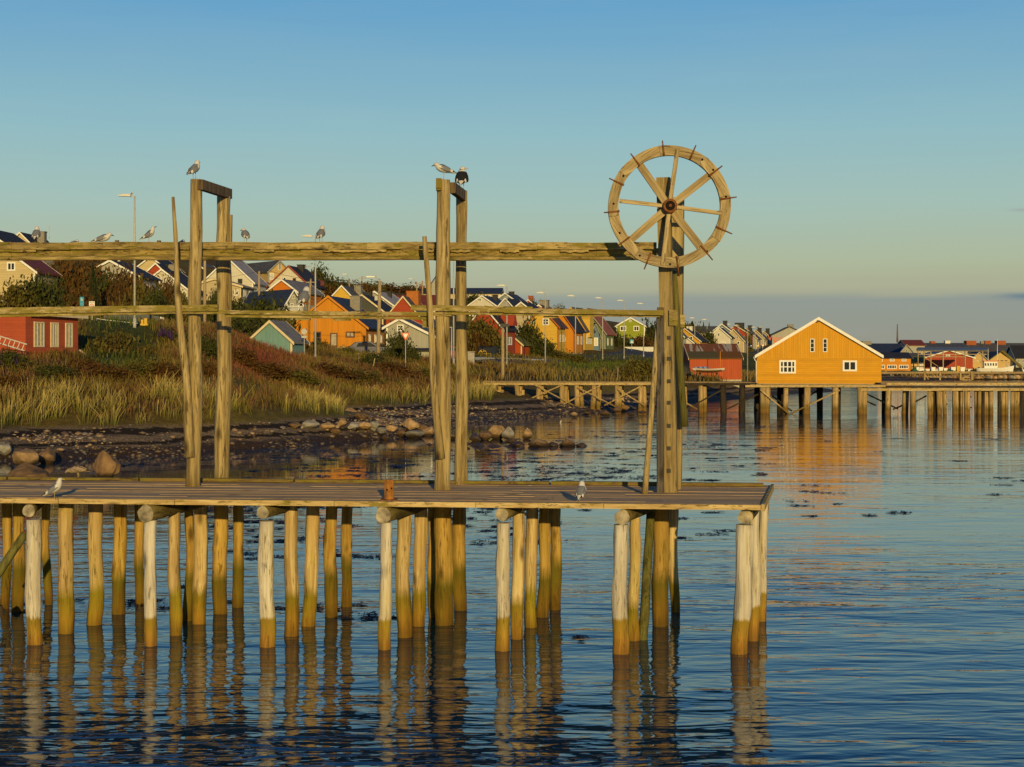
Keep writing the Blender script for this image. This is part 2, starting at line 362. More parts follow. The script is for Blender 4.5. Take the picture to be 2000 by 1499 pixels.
# ------------------------------------------------------------------ terrain
ctl = []
def cz(z, *pp):
    for px, py in pp: ctl.append((*G(px, py, z)[:2], z))
def cy(*pp):
    for px, py, Y in pp: ctl.append(tuple(P(px, py, Y)))
cz(0, (-400,935),(-150,930),(0,925),(100,915),(240,905),(350,897),(450,894),(587,886),(725,877),(846,869),(880,850),(900,836),
   (1000,824),(1100,814),(1200,806),(1260,801),(1340,786),(1475,771),(1600,757),(1720,745.5),(1800,742.5),(1900,742),(2000,742),(2200,742),(2600,742))
cz(-0.9, (-400,970),(0,957),(240,940),(450,922),(700,903),(860,890),(1000,868),(1150,842),(1250,826),(1350,806),(1500,790),(1650,772),(1750,757),(1900,755),(2100,755),(2600,757))
for x, y in ((-15,20),(0,20),(15,20),(-20,40),(0,40),(25,40),(5,62),(30,62),(10,80),(40,80),(20,105),(60,105),(35,150),(70,150),(60,200),(110,200),(140,270)): ctl.append((x, y, -2.2))
cz(0.45, (100,875),(350,866),(587,850),(725,840))
cz(0.9, (-300,850),(0,848),(100,842),(300,842),(420,836))
cz(1.0, (560,800),(700,796),(830,790),(900,786)); cz(1.1, (960,782),(1050,775),(1150,768)); cz(1.25, (1250,762),(1330,757))
cy((200,790,73),(200,760,77),(200,730,82),(0,790,72),(0,745,78),(0,700,84),(-300,740,76),(-300,690,88),(100,697,86),(230,700,92),(160,660,97),
   (262,636,101),(330,652,102),(420,645,106),(400,690,95),(400,740,84),(400,790,74),(500,672,108),(480,720,92),(480,765,83),(570,700,114),(560,740,100),
   (560,775,92),(620,708,122),(700,722,118),(650,755,106),(700,775,101),(800,760,113),(780,725,128),(850,722,135),(900,718,145),(900,750,122),(960,745,130),
   (980,722,150),(1050,722,152),(1060,745,138),(1150,722,165),(1150,745,142),(1250,722,175),(1250,742,150),(1330,740,165),(1400,740,172),(1450,742,178),(1500,735,200))
cy((617,683,124),(880,704,138),(990,716,163),(1065,713,182),(1123,708,198),(1177,704,212),(1218,702,222),(1258,698,244),(300,633,112),(650,686,150),(800,696,150),
   (930,706,165),(1060,704,202),(1150,698,222),(1220,692,245),(1290,690,270),(1380,691,300),(1460,692,320),(1540,696,380))
cy((60,598,150),(-200,600,150),(140,602,155),(220,605,150),(320,603,160),(400,605,170),(480,600,190),(560,614,182),(650,622,200),(720,642,190),(800,645,200),
   (870,655,205),(950,662,220),(1040,660,240),(1150,662,270),(1250,668,300),(1350,672,330),(1500,682,400))
cy((-200,490,230),(100,497,225),(260,500,240),(400,505,285),(550,535,300),(650,550,320),(750,568,340),(850,580,380),(1000,600,400),(1100,613,420),(1200,630,440),
   (1350,654,470),(1550,676,500),(1800,694,520),(2000,697,520),(2300,697,520))
cy((1720,727,305),(1850,727,305),(2000,727,305),(2400,727,305),(1750,722,340),(1900,722,345),(2100,722,345),(1650,722,330))
for x in (-700,-400,-150,50,250,500,800): ctl.append((x, 950, 9.0 if x > 100 else 16.0))
for x in (-900,0,900): ctl.append((x, 1400, 6.0))
CT = np.array(ctl, float); cp = CT[:, :2]; nC = len(CT)
A_ = np.zeros((nC+3, nC+3)); dd = np.linalg.norm(cp[:, None]-cp[None], axis=2); A_[:nC, :nC] = dd + np.eye(nC)*-0.02
A_[:nC, nC] = 1; A_[:nC, nC+1:] = cp/100; A_[nC, :nC] = 1; A_[nC+1:, :nC] = cp.T/100
w_ = np.linalg.solve(A_, np.concatenate([CT[:, 2], np.zeros(3)]))
def HZ(X, Y):
    X = np.atleast_1d(np.asarray(X, float)); Y = np.atleast_1d(np.asarray(Y, float)); o = np.empty(len(X))
    for i in range(0, len(X), 20000):
        x = X[i:i+20000]; y = Y[i:i+20000]
        d = np.sqrt((x[:, None]-cp[None, :, 0])**2+(y[:, None]-cp[None, :, 1])**2)
        o[i:i+20000] = d@w_[:nC]+w_[nC]+w_[nC+1]*x/100+w_[nC+2]*y/100
    return o
def hz(x, y): return float(HZ(x, y)[0])
def ground(px, Y): x = (px-CX)/F*Y; return Vector((x, Y, hz(x, Y)))
def vnoise(x, y, s, seed=0):
    """value noise on arrays"""
    x = x*s+seed*17.3; y = y*s+seed*9.1; xi = np.floor(x); yi = np.floor(y); fx = x-xi; fy = y-yi
    h = lambda a, b: np.modf(np.abs(np.sin(a*127.1+b*311.7+seed)*43758.5453))[0]
    fx = fx*fx*(3-2*fx); fy = fy*fy*(3-2*fy)
    return (h(xi, yi)*(1-fx)+h(xi+1, yi)*fx)*(1-fy)+(h(xi, yi+1)*(1-fx)+h(xi+1, yi+1)*fx)*fy
def proj(X, Y, Z): return CX+F*X/Y, HY-F*(Z-CH)/Y
NU, NV = 430, 400
uu = np.linspace(-0.78, 0.78, NU); yy = 44*np.exp(np.linspace(0, math.log(1350/44), NV))
UU, YY = np.meshgrid(uu, yy); XX = (UU*YY).ravel(); YY = YY.ravel(); ZZ = HZ(XX, YY)
amp = np.clip((ZZ-0.1)/1.5, 0, 1)*0.16
ZZ = ZZ+amp*(vnoise(XX, YY, 0.5, 1)-0.5)*2+np.clip((ZZ+0.3)/0.6, 0, 1)*0.05*(vnoise(XX, YY, 1.7, 2)-0.5)
PXg, PYg = proj(XX, YY, ZZ)
def ground_col(X, Y, Z, px, py):
    """local plant colour of the ground: heath, lawn, dry grass"""
    n1 = vnoise(X, Y, 0.22, 3)[:, None]; n2 = vnoise(X, Y, 0.7, 5)[:, None]; n3 = vnoise(X, Y, 0.09, 8)[:, None]
    heath = np.array([[0.155, 0.072, 0.024]])*(1-n2)+np.array([[0.105, 0.075, 0.020]])*n2
    olive = np.array([[0.105, 0.095, 0.018]])*(1-n2)+np.array([[0.155, 0.115, 0.026]])*n2
    red = np.array([[0.13, 0.045, 0.028]])
    n1 = np.clip(n1*1.5-0.1, 0, 1); c = heath*(1-n1)+olive*1.15*n1
    rf = np.clip(1-np.abs(px-500)/130, 0, 1)*np.clip(1-np.abs(py-700)/60, 0, 1); c = c*(1-rf[:, None])+red*rf[:, None]
    lawn = np.clip(1-np.abs(px-235)/90, 0, 1)*np.clip((740-py)/30, 0, 1)*np.clip((py-610)/20, 0, 1)
    lawn = np.maximum(lawn, np.clip((px-1060)/60, 0, 1)*np.clip((735-py)/10, 0, 1)*np.clip((py-690)/8, 0, 1)*np.clip((1500-px)/50, 0, 1)*0.8)
    lawn = np.clip(lawn*1.6, 0, 1)[:, None]
    c = c*(1-lawn)+np.array([[0.065, 0.085, 0.014]])*(0.7+0.6*n2)*lawn
    return np.clip(c*(0.8+0.4*n3), 0, 1)
gc = ground_col(XX, YY, ZZ, PXg, PYg)
idx = np.arange(NU*NV).reshape(NV, NU)
qd = np.stack([idx[:-1, :-1], idx[:-1, 1:], idx[1:, 1:], idx[1:, :-1]], -1).reshape(-1, 4)
t = NT('shore_ground'); at2 = t.n('ShaderNodeAttribute', attribute_name='Col')
pos = t.coord('Object', (1, 1, 1)); zz_ = t.z()
n6 = t.noise(pos, 3.0, 6, 0.65)
gcol = t.mix(t.ramp(n6, (0.3, 0.0), (0.7, 1.0)), t.mix(1.0, at2.outputs['Color'], (0.55, 0.55, 0.55, 1), 'MULTIPLY'), t.mix(1.0, at2.outputs['Color'], (1.35, 1.3, 1.2, 1), 'MULTIPLY'))
vo = t.n('ShaderNodeTexVoronoi'); t.l(t.coord('Object', (5, 5, 5)), vo.inputs['Vector'])
peb = t.mix(t.ramp(t.n('ShaderNodeSeparateColor').outputs[0], (0, 0), (1, 1)), (0, 0, 0, 1), (0, 0, 0, 1))
sepc = t.n('ShaderNodeSeparateColor'); t.l(vo.outputs['Color'], sepc.inputs[0])
peb = t.mix(sepc.outputs[0], (0.075, 0.050, 0.030, 1), (0.30, 0.21, 0.12, 1))
peb = t.mix(t.ramp(sepc.outputs[1], (0.8, 0.0), (0.9, 1.0)), peb, (0.34, 0.27, 0.17, 1))
weed = t.noise(t.coord('Object', (0.35, 1.6, 0.5)), 1.0, 6, 0.7)
zw = t.math('ADD', zz_, t.math('MULTIPLY', t.math('SUBTRACT', weed, 0.5), 0.5))
def band(c, w): return t.math('SUBTRACT', 1.0, t.math('DIVIDE', t.math('ABSOLUTE', t.math('SUBTRACT', zw, c)), w), clamp=True)
wk = t.math('ADD', t.ramp(band(0.88, 0.16), (0.2, 0.0), (0.5, 1.0)), t.ramp(band(0.50, 0.10), (0.2, 0.0), (0.5, 1.0)), clamp=True)
wk = t.math('MULTIPLY', wk, 0.92)
beach = t.mix(wk, peb, (0.014, 0.010, 0.007, 1))
lowm = t.math('DIVIDE', t.math('SUBTRACT', 0.42, zw), 0.15, clamp=True)
beach = t.mix(lowm, beach, t.mix(sepc.outputs[2], (0.020, 0.014, 0.009, 1), (0.090, 0.055, 0.028, 1)))
gm = t.math('DIVIDE', t.math('SUBTRACT', zw, 0.98), 0.2, clamp=True)
t.base(t.mix(gm, beach, gcol), t.mix(lowm, (0.9, 0.9, 0.9, 1), (0.60, 0.60, 0.60, 1)), 0.10)
t.bump(t.math('ADD', t.math('MULTIPLY', vo.outputs['Distance'], -1.0), n6), 0.7, 0.08)
terr = mobj('terrain', mesh_np('terrain', np.stack([XX, YY, ZZ], 1), qd, t.m, gc)); tag(terr, kind='structure')
terr.data.polygons.foreach_set('use_smooth', [True]*len(terr.data.polygons))
# ------------------------------------------------------------------ water
t = NT('sea_water')
t.base((0.002, 0.034, 0.062), 0.02, 0.5); t.b.inputs['IOR'].default_value = 1.40
ps = t.n('ShaderNodeNewGeometry'); sx = t.n('ShaderNodeSeparateXYZ'); t.l(ps.outputs['Position'], sx.inputs[0])
w1 = t.noise(t.coord('Object', (0.62, 2.1, 1), (0, 0, R(-8))), 1.0, 2, 0.5, 0.5)
w2 = t.noise(t.coord('Object', (1.9, 5.0, 1), (0, 0, R(9))), 1.0, 2, 0.5, 0.4)
w3 = t.noise(t.coord('Object', (0.16, 0.5, 1), (0, 0, R(-14))), 1.0, 2, 0.5)
gust = t.ramp(t.noise(t.coord('Object', (0.05, 0.10, 1)), 1.0, 3), (0.35, 0.35), (0.65, 1.0))
calm = t.math('DIVIDE', t.math('SUBTRACT', 95.0, sx.outputs['Y']), 60.0, clamp=True)       # the sheltered water by the beach lies stiller
right = t.math('DIVIDE', t.math('ADD', sx.outputs['X'], 4.0), 14.0, clamp=True)
shelt = t.math('DIVIDE', t.math('SUBTRACT', 44.0, sx.outputs['Y']), 16.0, clamp=True)
k = t.math('MULTIPLY', t.math('MAXIMUM', shelt, t.math('MULTIPLY', right, 0.45)), gust)
k = t.math('MAXIMUM', k, 0.055)
h = t.math('ADD', t.math('MULTIPLY', w1, 0.052), t.math('ADD', t.math('MULTIPLY', w2, 0.017), t.math('MULTIPLY', w3, 0.11)))
bp = t.n('ShaderNodeBump'); t.l(t.math('MULTIPLY', h, k), bp.inputs['Height']); bp.inputs['Strength'].default_value = 1.0; bp.inputs['Distance'].default_value = 1.0
t.l(bp.outputs[0], t.b.inputs['Normal'])
m = MB(); m.poly([(-4000, -400, 0), (4000, -400, 0), (4000, 6000, 0), (-4000, 6000, 0)], [(0, 1, 2, 3)])
tag(m.build('water', t.m), kind='structure')
# ------------------------------------------------------------------ grass, heath, seaweed, pebbles
def blades(name, pts, hgt, wid, lean, cbase, ctip, ang=None):
    n = len(pts); a = np.random.rand(n)*2*np.pi if ang is None else ang; f = np.random.rand(n)*2*np.pi
    wv = np.stack([np.cos(f), np.sin(f), np.zeros(n)], 1)*wid[:, None]/2
    lv = np.stack([np.cos(a), np.sin(a), np.zeros(n)], 1)*(lean*hgt)[:, None]
    up = np.zeros((n, 3)); up[:, 2] = hgt
    b = pts.copy(); b[:, 2] -= 0.05
    m1 = b+up*0.55+lv*0.35; tp = b+up+lv
    V = np.stack([b-wv, b+wv, m1-wv*0.8, m1+wv*0.8, tp-wv*0.25, tp+wv*0.25], 1).reshape(-1, 3)
    k = np.arange(n)[:, None]*6
    Q = np.concatenate([k+np.array([[0, 1, 3, 2]]), k+np.array([[2, 3, 5, 4]])], 0)
    cm = cbase*0.62+ctip*0.38
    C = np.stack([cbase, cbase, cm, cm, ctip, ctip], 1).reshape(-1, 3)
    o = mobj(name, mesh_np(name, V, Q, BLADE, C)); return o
def scatter(n, x0, x1, y0, y1, dens):
    u = np.random.uniform((x0-CX)/F, (x1-CX)/F, n); Y = np.sqrt(np.random.uniform(y0**2, y1**2, n)); X = u*Y; Z = HZ(X, Y)
    px, py = proj(X, Y, Z); keep = np.random.rand(n) < dens(px, py, X, Y, Z)
    return np.stack([X, Y, Z], 1)[keep], px[keep], py[keep]
def box(px, a, b, s=12): return np.clip((px-a)/s, 0, 1)*np.clip((b-px)/s, 0, 1)
def tall(px, py, X, Y, Z):
    lo = np.clip((Z-0.95)/0.15, 0, 1)
    d = box(px, -500, 440)*box(py, 770, 850, 8)
    d = np.maximum(d, box(px, 548, 668)*box(py, 776, 812, 6)); d = np.maximum(d, box(px, 690, 838)*box(py, 768, 800, 6))
    d = np.maximum(d, box(px, 868, 968)*box(py, 760, 792, 6)); d = np.maximum(d, box(px, 440, 480)*box(py, 775, 812, 5))
    return d*lo*np.clip(vnoise(X, Y, 0.55, 4)*2.2-0.35, 0.12, 1)
p, px, py = scatter(9000, -450, 1000, 66, 135, tall)
K = 16; tc_ = np.repeat(p, K, 0); off = np.random.randn(len(tc_), 2)*0.16; tc_[:, :2] += off; tc_[:, 2] = HZ(tc_[:, 0], tc_[:, 1]); tz = np.repeat(0.6+0.65*np.random.rand(len(p)), K); p = tc_
n = len(p); v = vnoise(p[:, 0], p[:, 1], 0.4, 6)[:, None]; r1 = np.random.rand(n, 1)
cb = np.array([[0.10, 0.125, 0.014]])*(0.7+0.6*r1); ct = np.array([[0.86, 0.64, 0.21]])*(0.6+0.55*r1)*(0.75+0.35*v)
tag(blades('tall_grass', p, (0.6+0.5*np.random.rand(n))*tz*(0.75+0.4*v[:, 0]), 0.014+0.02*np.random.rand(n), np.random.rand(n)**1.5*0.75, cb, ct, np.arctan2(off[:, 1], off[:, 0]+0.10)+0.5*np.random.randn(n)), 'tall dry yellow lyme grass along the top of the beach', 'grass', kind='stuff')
def heath(px, py, X, Y, Z):
    d = np.clip((Z-1.35)/0.4, 0, 1)*np.clip((px+600)/20, 0, 1)*np.clip((980-px)/60, 0, 1)*np.clip((py-628)/10, 0, 1)*(Y < 140)
    lawn = box(px, 150, 330, 30)*box(py, 600, 712, 10)
    return d*(1-lawn*0.96)*np.clip(vnoise(X, Y, 0.35, 11)*1.7-0.1, 0.25, 1)
p, px, py = scatter(240000, -550, 980, 68, 140, heath)
n = len(p); c = ground_col(p[:, 0], p[:, 1], p[:, 2], px, py); r1 = np.random.rand(n, 1)
q = vnoise(p[:, 0], p[:, 1], 0.5, 15)
pick = np.where(((q > 0.60) & (np.random.rand(n) < 0.6))[:, None], np.array([[0.24, 0.095, 0.07]]), np.where((np.random.rand(n) < 0.25)[:, None], np.array([[0.22, 0.15, 0.035]]), c*1.9))
red = (np.clip(1-np.abs(px-500)/130, 0, 1)*np.clip(1-np.abs(py-705)/60, 0, 1) > np.random.rand(n)*0.8)
pick = np.where(red[:, None], np.array([[0.30, 0.080, 0.048]]), pick)
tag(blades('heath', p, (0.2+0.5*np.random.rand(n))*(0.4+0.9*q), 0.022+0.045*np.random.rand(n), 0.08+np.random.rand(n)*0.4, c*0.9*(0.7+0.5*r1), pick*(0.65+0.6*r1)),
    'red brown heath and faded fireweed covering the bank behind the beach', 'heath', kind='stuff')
def meadow(px, py, X, Y, Z):
    d = np.clip((Z-1.2)/0.3, 0, 1)*box(px, 930, 1560, 20)*box(py, 692, 752, 6)*(Y < 250)
    d = np.maximum(d, box(px, 100, 420, 30)*box(py, 600, 720, 15)*(Y < 125)*0.7)
    d = np.maximum(d, box(px, 560, 950, 30)*box(py, 684, 740, 8)*(Y > 112)*(Y < 185)*0.7)
    return d*np.clip(vnoise(X, Y, 0.3, 21)*1.6, 0.3, 1)
p, px, py = scatter(70000, 80, 1580, 90, 240, meadow)
n = len(p); c = ground_col(p[:, 0], p[:, 1], p[:, 2], px, py); r1 = np.random.rand(n, 1)
dry = np.clip((py-722)/14, 0, 1)*(px > 930)
ct = np.where((np.random.rand(n) < dry*0.85+0.15)[:, None], np.array([[0.30, 0.21, 0.075]]), c*1.5)
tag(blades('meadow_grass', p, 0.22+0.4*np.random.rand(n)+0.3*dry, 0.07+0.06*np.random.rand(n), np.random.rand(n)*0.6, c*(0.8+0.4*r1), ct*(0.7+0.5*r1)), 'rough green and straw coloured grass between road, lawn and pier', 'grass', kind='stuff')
# small stones of the beach
bmI = bmesh.new(); bmesh.ops.create_icosphere(bmI, subdivisions=1, radius=1); icv = np.array([v.co for v in bmI.verts]); icf = np.array([[v.index for v in f.verts] for f in bmI.faces]); bmI.free()
p, px, py = scatter(170000, -450, 1330, 58, 150, lambda px, py, X, Y, Z: np.clip((Z+0.03)/0.05, 0, 1)*np.clip((1.15-Z)/0.2, 0, 1)*np.clip(vnoise(X*0.35, Y, 0.45, 30)*2.6-0.9, 0.03, 1)*np.clip(0.25+np.clip(1-np.abs(Z-0.66)/0.22, 0, 1), 0, 1)*0.9+np.clip((Z+0.06)/0.05, 0, 1)*np.clip((0.42-Z)/0.1, 0, 1)*np.clip(vnoise(X*0.6, Y, 0.8, 33)*2-0.5, 0.1, 1)*0.75)
n = len(p); sz = 0.03+0.11*np.random.rand(n)**5+0.04*np.random.rand(n); jit = 1+0.35*(np.random.rand(n, len(icv), 1)-0.5)
V = (icv[None]*jit*sz[:, None, None]*np.array([[[1.2, 1.0, 0.7]]])+p[:, None, :]).reshape(-1, 3)
Q = (icf[None]+(np.arange(n)*len(icv))[:, None, None]).reshape(-1, 3)
tones = np.array([[0.08, 0.05, 0.03], [0.20, 0.13, 0.07], [0.34, 0.24, 0.14], [0.22, 0.19, 0.15], [0.06, 0.045, 0.035]])
cc = tones[np.random.randint(0, 5, n)]*(0.6+0.6*np.random.rand(n, 1)); cc = np.where((p[:, 2] < 0.33)[:, None], cc*0.45, cc)
t = NT('beach_stones'); a3 = t.n('ShaderNodeAttribute', attribute_name='Col'); t.base(a3.outputs['Color'], 0.55, 0.4)
tag(mobj('pebbles', mesh_np('pebbles', V, Q, t.m, np.repeat(cc, len(icv), 0))), 'small dark and tan stones strewn over the beach', 'pebbles', kind='stuff')
# floating seaweed: torn flat rags on the water
def weed_patches():
    V = []; Q = []
    zones = [(430, 1290, 878, 1000, 230), (1000, 1500, 815, 955, 140), (1480, 2050, 850, 1010, 16), (380, 700, 990, 1060, 40), (450, 760, 1075, 1095, 10), (540, 800, 1180, 1212, 12), (330, 480, 1040, 1200, 5),
             (880, 1130, 990, 1065, 34), (1320, 1420, 1000, 1060, 5), (-100, 330, 1170, 1200, 12), (1080, 1140, 1245, 1260, 2), (1560, 1760, 985, 1010, 3)]
    for x0, x1, y0, y1, k in zones:
        for _ in range(k):
            c = G(random.uniform(x0, x1), random.uniform(y0, y1)); L = random.uniform(0.12, 0.6)*(c.y/45)**1.15; dpt = L*random.uniform(0.5, 1.4)
            for _ in range(random.randint(10, 42)):
                a = random.gauss(0, 0.45)*L; b = random.gauss(0, 0.35)*dpt; th = random.uniform(0, 3.14)
                l = random.uniform(0.04, 0.16)*(c.y/40)**0.5; w = random.uniform(0.008, 0.024)*(c.y/30)**0.4; o = Vector((c.x+a, c.y+b, 0.004+random.random()*0.012))
                d = Vector((math.cos(th), math.sin(th), 0)); e = Vector((-d.y, d.x, 0)); kk = len(V)
                lift = Vector((0, 0, random.uniform(-0.004, 0.03)))
                V += [o-d*l-e*w*.4, o-d*l*.1+e*w, o+d*l+e*w*.3+lift, o+d*l*.3-e*w]; Q.append((kk, kk+1, kk+2, kk+3))
    return np.array([tuple(v) for v in V]), np.array(Q)
V, Q = weed_patches()
SEAW = plain('wet_seaweed', (0.030, 0.020, 0.009), 0.45, 0.35, 0.5, 6)
tag(mobj('floating_seaweed', mesh_np('floating_seaweed', V, Q, SEAW)), 'torn brown seaweed drifting on the water', 'seaweed', kind='stuff')
# ------------------------------------------------------------------ rocks
def rock_mesh(i):
    bm = bmesh.new(); bmesh.ops.create_icosphere(bm, subdivisions=4, radius=1)
    for v in bm.verts:
        d = v.co.normalized(); k = 1+0.34*mnoise.noise(d*1.1+Vector((i*5.3, 0, i)))+0.12*mnoise.noise(d*2.6+Vector((0, i*3.1, 4)))
        v.co = d*k
        for s in range(13):
            nrm = Vector((math.sin(i*2.1+s*1.9), math.cos(i*1.3+s*2.7), math.sin(s*3.3+i))).normalized(); cut = 0.72+0.14*math.sin(i*1.7+s*2.3)
            e = v.co.dot(nrm)-cut
            if e > 0: v.co -= nrm*e*0.82
        v.co.z *= 0.8
    me = bpy.data.meshes.new('rock'); bm.to_mesh(me); bm.free()
    me.materials.append(ROCK['tan']); return me
RM = [rock_mesh(i) for i in range(6)]
def rock(px, py, wpx, hpx, kind, label, group=None, Y=None, z=None, name='rock'):
    """a rock whose foot shows at (px, py)"""
    if Y is None:
        Y = 12600/max(py-700, 30)
        for _ in range(60):
            g = ground(px, Y); zr = CH-(py-HY)/F*Y
            if g.z > zr: Y -= 0.35
            else: break
        Y = max(Y, 30)
    g = P(px, py, Y)
    rx = wpx/2/F*Y; rz = hpx/2/F*Y
    o = bpy.data.objects.new(name, random.choice(RM)); COL.objects.link(o)
    o.location = (g.x, g.y, g.z+rz*0.72); o.scale = (rx, rx*random.uniform(0.8, 1.1), rz*1.25); o.rotation_euler = (0, 0, random.choice((0, 3.14))+random.uniform(-.5, .5))
    o.material_slots[0].link = 'OBJECT'; o.material_slots[0].material = ROCK[kind]
    return tag(o, label, 'rock', group)
rock(58,946,98,44,'brown','broad smooth brown boulder lying under the round one at the water',name='boulder')
rock(50,912,54,46,'tan','round light brown boulder resting on a broad flat boulder',name='boulder')
rock(92,905,46,34,'brown','dark brown boulder just right of the round balanced one',name='boulder')
rock(207,938,58,66,'brown','tall dark boulder with a mossy top standing in the shallow pool',name='boulder')
rock(188,935,26,18,'wet','small low wet stone at the foot of the tall mossy boulder')
rock(8,888,36,30,'grey','grey boulder at the very left edge of the beach',name='boulder')
rock(90,830,30,18,'tan','pale slab of rock in front of the tall grass on the left')
rock(118,882,16,9,'tan','little tan stone on the dark shingle left of the pool')
rock(499,806,30,22,'tan','big rounded tan rock at the grass edge right of the rear post',name='boulder')
rock(466,803,26,18,'grey','grey rounded rock partly hidden by the rear post')
rock(552,793,26,22,'grey','pale lichen covered rock high on the slope above the rock pile')
ps_ = [(530,815,34,16,'tan'),(560,818,40,24,'tan'),(590,822,46,28,'tan'),(612,806,26,20,'tan'),(632,812,24,16,'brown'),(650,808,20,14,'grey'),(575,836,30,14,'brown'),(606,836,40,18,'grey'),
 (640,838,34,14,'tan'),(668,832,22,18,'tan'),(683,814,32,20,'tan'),(706,820,28,20,'brown'),(690,838,28,16,'grey'),(712,838,30,18,'tan'),(730,840,20,24,'grey'),(745,846,22,16,'grey'),(765,842,24,16,'tan'),
 (802,840,36,26,'tan'),(824,842,28,18,'brown'),(785,852,26,16,'brown'),(810,856,42,22,'grey'),(838,852,30,20,'tan'),(655,846,26,12,'brown'),(540,828,16,10,'brown'),(752,860,18,10,'brown')]
for a in ps_: rock(*a, 'rock in the heap of tan and grey stones running down the beach behind the posts', 'rocks heaped on the beach')
for a in [(928,862,28,18,'wet'),(948,860,30,24,'brown'),(969,858,38,36,'tan'),(992,860,26,30,'grey'),(1000,868,24,14,'brown'),(1030,858,22,24,'tan'),(1012,876,28,18,'wet'),(965,880,34,16,'wet'),
          (990,884,26,18,'wet'),(1014,882,24,14,'brown'),(1052,878,44,26,'tan'),(1080,876,24,16,'wet'),(1108,876,32,22,'brown'),(1136,874,22,10,'wet'),(905,872,26,12,'wet'),(935,876,24,12,'wet'),(882,858,24,14,'tan')]:
    rock(*a, 'rock in the half drowned row of stones reaching out into the bay', 'rocks of the spit in the bay', Y=12600/(min(a[1],872)-700))
rock(1032,803,38,18,'tan','long tan rock slab at the foot of the pier', Y=126)
rock(1066,806,24,10,'grey','low grey rock right of the tan slab by the pier', Y=122)
rock(1000,798,50,12,'grey','flat grey ledge under the left end of the pier', Y=127)
for px_, py_, w, h, k in [(1098,808,14,8,'brown'),(1122,814,14,12,'tan'),(1148,810,16,8,'brown'),(1180,812,26,12,'brown'),(1205,806,18,14,'brown'),(1232,812,20,10,'wet'),(1255,808,16,7,'wet'),(1165,802,14,7,'tan'),
                          (1220,800,22,12,'brown'),(930,812,20,8,'brown'),(960,808,20,8,'wet'),(905,806,18,8,'tan'),(1085,800,14,8,'tan'),(1135,800,12,8,'grey')]:
    rock(px_, py_, w, h, k, 'low rock on the muddy shore in front of the far pier', 'rocks on the shore below the pier', Y=12600/(max(py_,803)-700)*0.985)
for i in range(120):                                  # rip-rap of the far breakwater, two rough courses
    px_ = 1712+(i//2)*5.4+random.uniform(-2, 2); up = i % 2
    rock(px_, 741-up*6+random.uniform(-1, 1), random.uniform(8, 13), random.uniform(7, 11), random.choice(('tan', 'tan', 'brown', 'grey')), 'tan boulder in the stone bank below the far quay', 'boulders of the far breakwater', Y=300+up*2.2, name='breakwater_rock')
# ------------------------------------------------------------------ jetty
DZ = 2.13
def fY(px): return 22.62+(21.56-22.62)*px/1487.0      # depth of the deck's front edge along the picture
def bY(px): return 26.5+(25.06-26.5)*px/1505.0
jet = empty('wooden_jetty', (0, 24, 0), 'long wooden jetty on round pale piles standing in the water', 'jetty')
FL = P(-520, 0, fY(-520)); BL = P(-520, 0, bY(-520)); FR = P(1486, 0, 21.54); BR = P(1505.5, 0, 25.06)
for q in (FL, BL, FR, BR): q.z = DZ
def dpt(u, v): return FL.lerp(FR, u).lerp(BL.lerp(BR, u), v)
m = MB(); NP = 20
for i in range(NP):
    v0 = 0.012+i/NP*0.988; v1 = v0+0.988/NP-0.0022; joints = sorted([0, 1]+[random.uniform(0.1, 0.9) for _ in range(3)])
    for j in range(len(joints)-1):
        u0 = joints[j]+(0.0003 if j else 0); u1 = joints[j+1]; dz = random.uniform(-0.004, 0.006)
        a, b, c, d = dpt(u0, v0), dpt(u1, v0), dpt(u1, v1), dpt(u0, v1); up = Vector((0, 0, dz)); dn = Vector((0, 0, -0.055))
        m.poly([a+dn, b+dn, c+dn, d+dn, a+up, b+up, c+up, d+up], [(3,2,1,0),(4,5,6,7),(0,1,5,4),(1,2,6,5),(2,3,7,6),(3,0,4,7)])
m.build('deck', DECKW, jet)
m = MB(); js = [0, 0.33, 0.445, 0.60, 0.735, 0.855, 1.0]
for j in range(6):
    a = dpt(js[j]+(0.0006 if j else 0), 0.0); b = dpt(js[j+1], 0.0); w = dpt(0, 0.0105)-dpt(0, 0)
    zt = DZ+0.012+random.uniform(-.003, .003); zb = DZ-0.062
    m.poly([(a.x, a.y, zb), (b.x, b.y, zb), (b.x+w.x, b.y+w.y, zb), (a.x+w.x, a.y+w.y, zb), (a.x, a.y, zt), (b.x, b.y, zt), (b.x+w.x, b.y+w.y, zt), (a.x+w.x, a.y+w.y, zt)],
           [(3,2,1,0),(4,5,6,7),(0,1,5,4),(1,2,6,5),(2,3,7,6),(3,0,4,7)])
m.build('edge_board', EDGEW, jet)
m = MB(); js = [0, 0.28, 0.41, 0.56, 0.70, 0.80, 0.90, 0.995]
for j in range(7):
    a = dpt(js[j]+0.001, 0.90); b = dpt(js[j+1]-0.001, 0.90)
    m.bar(a+Vector((0, 0, 0.035)), b+Vector((0, 0, 0.035)), 0.13, 0.05+random.uniform(-.006, .006))
m.build('kerb_timber', KERBW, jet)
a, b = dpt(1.0, 0.0)+Vector((0.03, 0, -0.03)), dpt(1.0, 1.0)+Vector((0.03, 0, -0.03)); m = MB().bar(a, b, 0.045, 0.10); m.build('end_board', EDGEW, jet)
